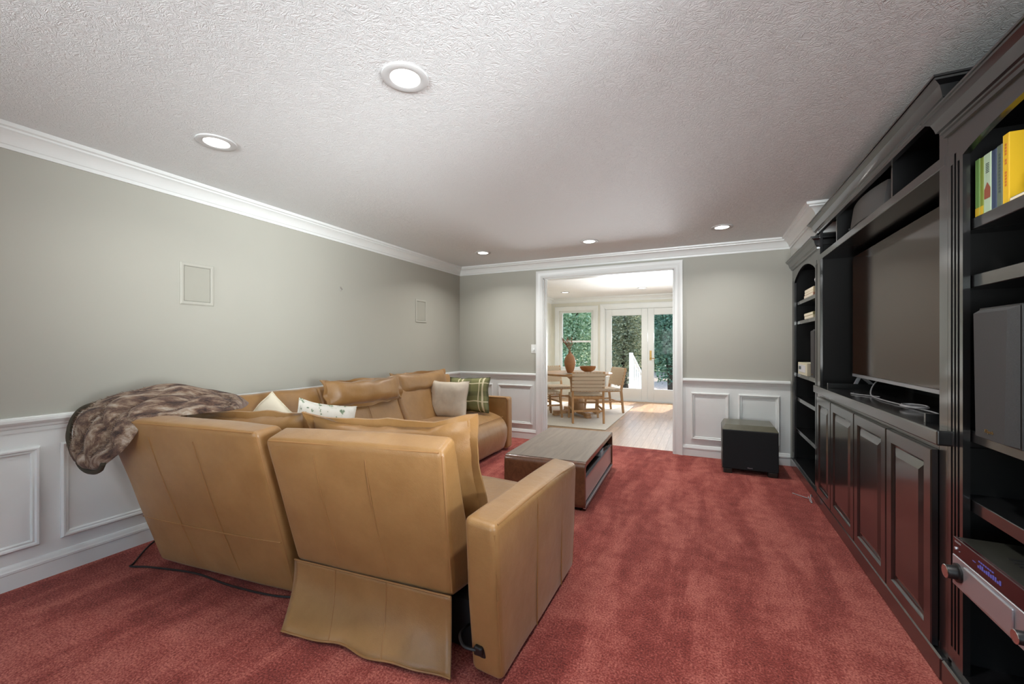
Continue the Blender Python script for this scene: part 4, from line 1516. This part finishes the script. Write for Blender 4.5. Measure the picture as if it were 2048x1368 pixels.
def fur_puff(t, f, p):
    rib = abs(math.sin(9.5 * t + 1.2 * math.sin(6 * f) + .4)) ** .6
    seg = abs(math.sin(13 * f + 1.5 * math.sin(5 * t))) ** .5
    return .014 + .062 * rib * (.35 + .65 * seg) + .010 * noise.noise(p * 14)


nu, nv = len(Fc), 30
top, und = [], []
bm = B()
fuv = bm.loops.layers.uv.new('UVMap')
for i in range(nu):
    f = i / (nu - 1)
    tr_, un_ = [], []
    d = Nc[i] - Fc[i]
    tg = (Fc[min(i + 1, nu - 1)] - Fc[max(i - 1, 0)])
    nrm = d.cross(tg)
    if nrm.length < 1e-6:
        nrm = V(0, -.3, 1)
    nrm.normalize()
    want = V(-.15, -.75, .55)
    if nrm.dot(want) < 0:
        nrm = -nrm
    nrm = (nrm * .45 + want.normalized() * .55).normalized()
    for j in range(nv + 1):
        t = j / nv
        p = Fc[i].lerp(Nc[i], t)
        p = p + V(-.05, -.01, -.11) * max(0, (f - .80) / .20) ** 2 * math.sqrt(max(0, 1 - (2 * t - 1) ** 2)) * .55
        prof = math.sqrt(max(0, 1 - (2 * t - 1) ** 2))
        puff = fur_puff(t, f, p)
        end = min(1, (1 - f) / .06, f / .04)
        end = math.sqrt(max(0, end))
        tr_.append(bm.verts.new(p + nrm * puff * prof * (.35 + .65 * end)))
        un_.append(bm.verts.new(p - nrm * .012 * prof))
    top.append(tr_); und.append(un_)
for G in (top, und):
    for i in range(nu - 1):
        for j in range(nv):
            fc = bm.faces.new((G[i][j], G[i][j + 1], G[i + 1][j + 1], G[i + 1][j]))
            for lp, (a_, b_) in zip(fc.loops, ((i, j), (i, j + 1), (i + 1, j + 1), (i + 1, j))):
                lp[fuv].uv = (a_ / (nu - 1), b_ / nv)
for i in range(nu - 1):
    for j in (0, nv):
        if True:
            try:
                bm.faces.new((top[i][j], top[i + 1][j], und[i + 1][j], und[i][j]))
            except ValueError:
                pass
for i in (0, nu - 1):
    for j in range(nv):
        bm.faces.new((top[i][j], top[i][j + 1], und[i][j + 1], und[i][j]))
edge = [Fc[i] + (Fc[i] - Nc[i]).normalized() * .012 + V(0, -.022, 0) for i in range(int(nu * .58), nu)] + [und[nu - 1][j].co.copy() + V(0, -.01, -.008) for j in range(0, nv + 1, 2)]
bmesh.ops.remove_doubles(bm, verts=bm.verts, dist=1e-5)
fr = thing('fur_throw', 'brown and cream faux fur throw hanging over the sofa corner', 'throw blanket', (-2.9, 1.3, .9))
fo = obj('fur', bm, 'fur', fr, smooth=True, angle=80)
obj('binding', tube(B(), edge, .012, 8), 'furback', fr, smooth=True, angle=80)

# short hair tufts so that the outline reads as fur
bm = B()
fuv = bm.loops.layers.uv.new('UVMap')
rr = random.Random(5)
for q in range(5200):
    i, j = rr.randrange(1, nu - 1), rr.randrange(1, nv)
    f, t = i / (nu - 1), j / nv
    a = Fc[i].lerp(Nc[i], t)
    prof = math.sqrt(max(0, 1 - (2 * t - 1) ** 2))
    d = Nc[i] - Fc[i]
    nrm = V(-.15, -.75, .55).normalized()
    puff = fur_puff(t, f, a)
    p = a + nrm * puff * prof * .98 + V(rr.uniform(-.006, .006), rr.uniform(-.006, .006), rr.uniform(-.006, .006))
    tip = p + (nrm * .8 + V(rr.uniform(-.6, .3), rr.uniform(-.5, .3), rr.uniform(-.8, .3))).normalized() * rr.uniform(.008, .016)
    s = V(rr.uniform(-1, 1), rr.uniform(-1, 1), rr.uniform(-1, 1)).normalized() * .0018
    fc = bm.faces.new((bm.verts.new(p - s), bm.verts.new(p + s), bm.verts.new(tip)))
    for lp in fc.loops:
        lp[fuv].uv = (f, t)
hf = obj('fur_pile', bm, 'fur', fr)
hf['kind'] = 'stuff'


def throw_pillow(name, label, o, ex, ey, w, h, t, mat, seed, pinch=.07, wr=.012):
    bm = B()
    rim, ez = pillow(bm, o, ex, ey, w, h, t, 20, seed=seed, pinch=pinch, wr=wr, uv=True)
    th = thing(name, label, 'pillow', o)
    obj('cover', bm, mat, th, smooth=True, angle=70)
    obj('welt', tube(B(), rim, .004, 6, True), mat, th, smooth=True)
    return th


throw_pillow('throw_pillow', 'plain oatmeal pillow leaning on the plaid pillow at the sofa far end', V(-2.715, 4.06, .655), V(.98, .10, -.0), V(-.05, .22, .95), .50, .45, .17, 'cream', .5)
throw_pillow('throw_pillow', 'green plaid pillow with cream lines behind the oatmeal pillow', V(-2.60, 4.33, .69), V(.97, .10, .03), V(-.08, .20, .95), .54, .43, .15, 'plaid', 1.7)
throw_pillow('throw_pillow', 'ivory pillow standing on its corner behind the near sofa back', V(-2.80, 1.95, .71), V(.60, .38, -.70), V(.60, .38, .70), .36, .36, .12, 'ivory', 2.2)
throw_pillow('throw_pillow', 'white leaf-printed pillow tucked in the gap between the sofa backs', V(-2.44, 2.08, .685), V(.30, .92, -.24), V(.05, .24, .96), .42, .40, .13, 'printed', 3.3)

# ------------------------------------------------------------------ wall fittings, cords
def wall_speaker(label, y0, y1, z0, z1):
    t = thing('wall_speaker', label, 'speaker', (XL, (y0 + y1) / 2, z0), 'in-wall speakers')
    bm = B()
    sweep(bm, [(0, 0), (0, .006), (.006, .010), (.020, .010), (.024, .006), (.024, 0)], [(y0, z0), (y1, z0), (y1, z1), (y0, z1)], lambda p, q, h: Vector((XL + h, p, q)), True)
    obj('frame', bm, 'frame_plate', t, smooth=True, angle=25)
    obj('grille', box(B(), XL, XL + .006, y0 + .026, y1 - .026, z0 + .026, z1 - .026), 'plate', t, bevel=.002, seg=1)


wall_speaker('larger-looking beige in-wall speaker above the near end of the sofa', 1.645, 1.865, 1.580, 1.877)
wall_speaker('beige in-wall speaker near the far corner of the sofa wall', 4.245, 4.465, 1.583, 1.876)
hk = thing('wall_hook', 'tiny white hook on the sofa wall between the two in-wall speakers', 'hook', (XL, 3.055, 1.857))
obj('plate', box(B(), XL, XL + .004, 3.047, 3.063, 1.835, 1.880), 'chrome', hk, bevel=.001, seg=1)
obj('prong', tube(B(), catmull([(XL + .003, 3.055, 1.868), (XL + .018, 3.055, 1.862), (XL + .02, 3.055, 1.848), (XL + .028, 3.055, 1.852)], 5), .003, 6), 'chrome', hk, smooth=True)
sw = thing('light_switch', 'white dimmer switch plate on the wall left of the opening', 'light switch', (-2.145, YB, 1.24))
obj('plate', box(B(), -2.180, -2.108, YB - .007, YB, 1.18, 1.30), 'white', sw, bevel=.003)
obj('dimmer_knob', lathe(B(), [(.017, YB - .006), (.015, YB - .024), (0, YB - .025)], (-2.144, 0, 1.225), 18, 'y'), 'white', sw, smooth=True)
bm = B()
tube(bm, catmull([(XL + .03, 1.52, .012), (-3.2, 1.40, .012), (-3.05, 1.27, .008), (-3.02, 1.245, .008), (-2.90, 1.29, .008), (-2.6, 1.36, .008), (-2.3, 1.37, .008), (-2.0, 1.41, .008), (-1.85, 1.47, .008)], 8), .005, 6)
tag(obj('power_cord', bm, 'cable_b', smooth=True), 'black power cord on the carpet behind the near sofa back', 'cord')
bm = B()
tube(bm, catmull([(.80, 4.17, .03), (.785, 4.15, .055), (.778, 4.12, .03), (.782, 4.09, .008), (.775, 4.12, .010), (.770, 4.16, .035), (.772, 4.19, .012), (.74, 4.24, .006), (.68, 4.30, .006)], 8), .0032, 6)
tag(obj('speaker_wire', bm, 'cable_g', smooth=True), 'thin clear wire on the carpet by the black plinth', 'wire')

# ------------------------------------------------------------------ dining furniture
TC = V(-2.17, 7.47, 0)
rug = obj('area_rug', box(B(), -3.42, -1.375, 6.29, 9.0, 0.0005, .012), 'rug', bevel=.004)
tag(rug, 'cream woven rug under the round dining table', 'rug')
dt = thing('dining_table', 'round oak dining table on a pedestal in the dining room', 'table', TC + V(0, 0, .012))
obj('table_top', lathe(B(), [(0, .745), (.60, .745), (.64, .755), (.65, .775), (.645, .785), (0, .785)], TC, 56), 'oak_flat', dt, smooth=True, angle=40)
obj('pedestal', lathe(B(), [(.13, .095), (.145, .12), (.14, .20), (.12, .30), (.115, .55), (.13, .66), (.20, .72), (.22, .745)], TC, 28), 'oak', dt, smooth=True, angle=50)
obj('apron', box(B(), TC.x - .36, TC.x + .36, TC.y - .05, TC.y + .05, .70, .745), 'oak', dt)
for k in range(4):
    a = R(-47 + 90 * k)
    d = V(math.cos(a), math.sin(a), 0)
    ft = obj('foot', beam(B(), TC + d * .06 + V(0, 0, .073), TC + d * .46 + V(0, 0, .073), .09, .055), 'oak', dt, bevel=.008)
    obj('toe_pad', beam(B(), TC + d * .36 + V(0, 0, .031), TC + d * .47 + V(0, 0, .031), .10, .036), 'oak', ft, bevel=.006)


def chair():
    t = bpy.data.objects.new('dining_chair', None)
    C.objects.link(t)
    w, d = .25, .24

    def part(nm, bm, mt, **kw):
        o = obj(nm, bm, mt, None, **kw)
        o.parent = t
        return o
    for sx in (-1, 1):
        bm = B()
        beam(bm, (sx * w, -d - .045, 0), (sx * w, -d, .43), .032, .036, (0, 1, 0), .034, .042)
        beam(bm, (sx * w, -d, .425), (sx * w, -d - .095, .845), .034, .042, (0, 1, 0), .028, .030)
        part('back_post', bm, 'oak', bevel=.004)
        part('front_leg', beam(B(), (sx * (w + .005), d + .035, 0), (sx * (w - .005), d, .435), .032, .034, (0, 1, 0), .036, .040), 'oak', bevel=.004)
        part('side_rail', beam(B(), (sx * w, -d, .425), (sx * (w - .003), d, .425), .03, .045), 'oak', bevel=.004)
        part('stretcher', beam(B(), (sx * w, -d - .02, .22), (sx * w, d + .015, .22), .022, .028), 'oak')
    for y, z in ((d + .005, .42), (-d, .42)):
        part('seat_rail', beam(B(), (-w, y, z), (w, y, z), .03, .04), 'oak')
    part('stretcher', beam(B(), (-w, -d - .025, .20), (w, -d - .025, .20), .022, .028), 'oak')
    part('stretcher', beam(B(), (-w, d + .02, .27), (w, d + .02, .27), .022, .028), 'oak')
    for z in (.53, .825):
        part('back_rail', beam(B(), (-w, -d - .095 * (z - .43) / .41, z), (w, -d - .095 * (z - .43) / .41, z), .024, .028), 'oak')
    # webbing: straps across and along the seat, straps up and across the back
    for i in range(9):
        x = -.205 + i * .0513
        bm = B()
        pts = [(-d - .01, .452), (-d * .5, .440), (0, .436), (d * .5, .440), (d + .02, .452), (d + .026, .415)]
        for (a, za), (b_, zb) in zip(pts, pts[1:]):
            box_ = [[[(x - .022, a, za - .002), (x - .022, a, za + .002)], [(x - .022, b_, zb - .002), (x - .022, b_, zb + .002)]],
                    [[(x + .022, a, za - .002), (x + .022, a, za + .002)], [(x + .022, b_, zb - .002), (x + .022, b_, zb + .002)]]]
            hexa(bm, box_)
        part('seat_strap', bm, 'strap')
    for i in range(8):
        y = -.20 + i * .057
        bm = B()
        pts = [(-w - .018, .42), (-w - .012, .452), (-w * .5, .444), (0, .440), (w * .5, .444), (w + .012, .452), (w + .018, .42)]
        for (a, za), (b_, zb) in zip(pts, pts[1:]):
            dz = .0042 if i % 2 else .0
            hexa(bm, [[[(a, y - .024, za - .002 + dz), (a, y - .024, za + .002 + dz)], [(a, y + .024, za - .002 + dz), (a, y + .024, za + .002 + dz)]],
                      [[(b_, y - .024, zb - .002 + dz), (b_, y - .024, zb + .002 + dz)], [(b_, y + .024, zb - .002 + dz), (b_, y + .024, zb + .002 + dz)]]])
        part('seat_strap', bm, 'strap')

    def by(z):
        return -d - .095 * (z - .43) / .41
    for i in range(9):
        x = -.205 + i * .0513
        bm = B()
        for s_ in (-1, 1):
            hexa(bm, [[[(x - .022, by(.515) + s_ * .017, .512), (x - .022, by(.838) + s_ * .017, .842)], [(x - .022, by(.515) + s_ * .020, .512), (x - .022, by(.838) + s_ * .020, .842)]],
                      [[(x + .022, by(.515) + s_ * .017, .512), (x + .022, by(.838) + s_ * .017, .842)], [(x + .022, by(.515) + s_ * .020, .512), (x + .022, by(.838) + s_ * .020, .842)]]])
        box(bm, x - .022, x + .022, by(.84) - .02, by(.84) + .02, .840, .844)
        part('back_strap', bm, 'strap')
    for i in range(5):
        z = .555 + i * .06
        bm = B()
        for s_ in (-1, 1):
            beam(bm, (-w - .016, by(z) + s_ * .0235, z), (w + .016, by(z) + s_ * .0235, z), .003, .046)
        part('back_strap', bm, 'strap')
    return t


ch0 = chair()
for i, (x, y, fx, fy, lab) in enumerate((
        (-1.85, 6.91, -.40, .92, 'oak chair with woven strap back turned to the viewer, nearest the opening'),
        (-1.79, 7.98, -.78, -.62, 'oak woven chair standing right of the table in front of the glazed doors'),
        (-2.68, 7.02, .74, .67, 'oak woven chair half hidden by the door casing left of the nearest chair'),
        (-2.78, 8.05, .70, -.71, 'oak woven chair on the far side of the table under the window'))):
    c_ = ch0 if i == 0 else copy_tree(ch0)
    c_.location = (x, y, .0142)
    c_.rotation_euler = (0, 0, math.atan2(fy, fx) - math.pi / 2)
    tag(c_, lab, 'chair', 'dining chairs around the round table')

vs = thing('vase', 'tall brown clay vase of dried twigs on the dining table', 'vase', (-2.20, 7.15, .797))
obj('body', lathe(B(), [(.045, .797), (.050, .80), (.075, .86), (.098, .94), (.102, .99), (.090, 1.06), (.055, 1.12), (.028, 1.145), (.022, 1.16), (.026, 1.175), (.020, 1.175), (.014, 1.15)],
                  (-2.20, 7.15, 0), 28), 'clay', vs, smooth=True, angle=60)
rr = random.Random(11)
for i in range(6):
    a = rr.uniform(0, 6.28)
    dx, dy = math.cos(a) * .05, math.sin(a) * .03
    h = rr.uniform(.22, .38)
    p0 = V(-2.20, 7.15, 1.10)
    pts = catmull([p0, p0 + V(dx * .3 - .005, dy * .3, h * .35), p0 + V(dx - .02, dy, h * .7), p0 + V(dx * 1.7 - .06, dy, h)], 5)
    tw = obj('twig', tube(B(), pts, .004, 5), 'twig', vs)
    bm = B()
    for q in pts[8:]:
        for s_ in range(3):
            o_ = q + V(rr.uniform(-.016, .016), rr.uniform(-.016, .016), rr.uniform(-.01, .02))
            bmesh.ops.create_icosphere(bm, subdivisions=1, radius=rr.uniform(.005, .009), matrix=Matrix.Translation(o_))
    obj('buds', bm, 'twig', tw)['kind'] = 'stuff'
bw = lathe(B(), [(.055, .797), (.055, .806), (.06, .812), (.12, .845), (.145, .895), (.148, .912), (.140, .912), (.112, .856), (.05, .822), (0, .820)], (-1.93, 7.36, 0), 32)
tag(obj('wooden_bowl', bw, 'bowlwood', smooth=True, angle=50), 'round brown wooden bowl beside the vase on the dining table', 'bowl')

# ------------------------------------------------------------------ garden beyond the glazed doors
bm = B(); box(bm, -16, 14, DB + .12, 40, -.5, -.30)
tag(obj('ground', bm, 'ground'), 'pale leaf-littered ground of the garden outside', 'ground', kind='structure')
bm = B(); box(bm, -3.0, .8, DB + .12, DB + 1.1, -.30, -.03)
tag(obj('doorstep', bm, 'ground'), 'pale landing outside the glazed doors', 'landing', kind='structure')
sr = thing('stair_railing', 'white railing sloping down outside the left glazed door', 'railing', (-1.72, DB + 1.0, -.03))
obj('newel_post', box(B(), -1.76, -1.67, DB + .92, DB + 1.01, -.03, 1.10), 'white', sr, bevel=.006)
obj('handrail', beam(B(), (-1.70, DB + .96, 1.02), (-1.50, DB + 2.9, -.05), .09, .05), 'white', sr)
obj('lower_rail', beam(B(), (-1.70, DB + .96, .25), (-1.52, DB + 2.6, -.28), .06, .05), 'white', sr)
for i in range(9):
    f = .08 + i * .10
    p = lerp((-1.70, DB + .96, 1.0), (-1.50, DB + 2.9, -.07), f)
    q = lerp((-1.70, DB + .96, .25), (-1.52, DB + 2.6, -.28), f)
    if p.z > q.z + .05:
        obj('baluster', box(B(), p.x - .018, p.x + .018, p.y - .018, p.y + .018, q.z, p.z), 'white', sr)


def tree(name, label, cat, x, y, h, rx, rz, zc, n, leaf, seed, size=.16, ry=None, group='greenery outside the dining room'):
    rr = random.Random(seed)
    t = thing(name, label, cat, (x, y, -.30), group)
    zt_ = zc
    pts = catmull([(x, y, -.30), (x + rr.uniform(-.15, .15), y, zt_ * .4), (x + rr.uniform(-.3, .3), y, zt_), (x + rr.uniform(-.3, .3), y, zc + rz * .6)], 4)
    obj('trunk', tube(B(), pts, [.13 * (1 - .8 * i / (len(pts) - 1)) * (1 if h > 3 else .4) for i in range(len(pts))], 7), 'bark', t, smooth=True)
    bm = B()
    for q in range(n):
        v = V(rr.gauss(0, 1), rr.gauss(0, 1), rr.gauss(0, 1)).normalized() * (rr.random() ** .45)
        lump = 1 + .25 * noise.noise(v * 3 + V(seed, 0, 0))
        p = V(x + v.x * rx * lump, y + v.y * (ry or rx * .8) * lump, zc + v.z * rz * lump)
        if p.z < -.28:
            continue
        a = V(rr.uniform(-1, 1), rr.uniform(-1, 1), rr.uniform(-.6, .6)).normalized() * size * rr.uniform(.5, 1.1)
        b_ = a.cross(V(rr.uniform(-1, 1), rr.uniform(-1, 1), rr.uniform(-1, 1))).normalized() * size * .45
        bm.faces.new((bm.verts.new(p - a), bm.verts.new(p + b_), bm.verts.new(p + a), bm.verts.new(p - b_)))
    f = obj('foliage', bm, leaf, t)
    f['kind'] = 'stuff'
    return t


tree('tree', 'leafy bright green tree seen through the left window', 'tree', -4.55, 15.0, 6, 1.05, 1.8, 2.0, 6500, 'leaf1', 1, .075)
tree('tree', 'dry olive tree filling the left glazed door', 'tree', -2.62, 15.2, 6, .80, 1.9, 1.7, 6500, 'leaf3', 3, .065)
tree('tree', 'dark green tree filling the right glazed door', 'tree', -1.05, 15.0, 6, .72, 1.8, 1.75, 6500, 'leaf2', 4, .07)
tree('tree', 'tall dark green tree behind the left window', 'tree', -7.4, 20.5, 8, 1.7, 2.6, 2.8, 7000, 'leaf2', 2, .13)
tree('tree', 'tall dark tree between the window and glazed doors', 'tree', -4.0, 20.5, 8, 1.5, 2.6, 2.7, 7000, 'leaf2', 6, .13)
tree('tree', 'bright leafy tree beyond the right glazed door', 'tree', -.4, 20.5, 7, 1.3, 2.6, 2.6, 7000, 'leaf1', 5, .13)
tree('shrub', 'low dark shrub below the left window', 'shrub', -4.2, 12.4, 2, .70, .65, .40, 3500, 'leaf2', 7, .06)
tree('hedge', 'long green hedge at the back of the garden', 'hedge', -3.5, 26.5, 8, 10.5, 4.0, 2.4, 16000, 'leaf1', 9, .28, ry=1.3)
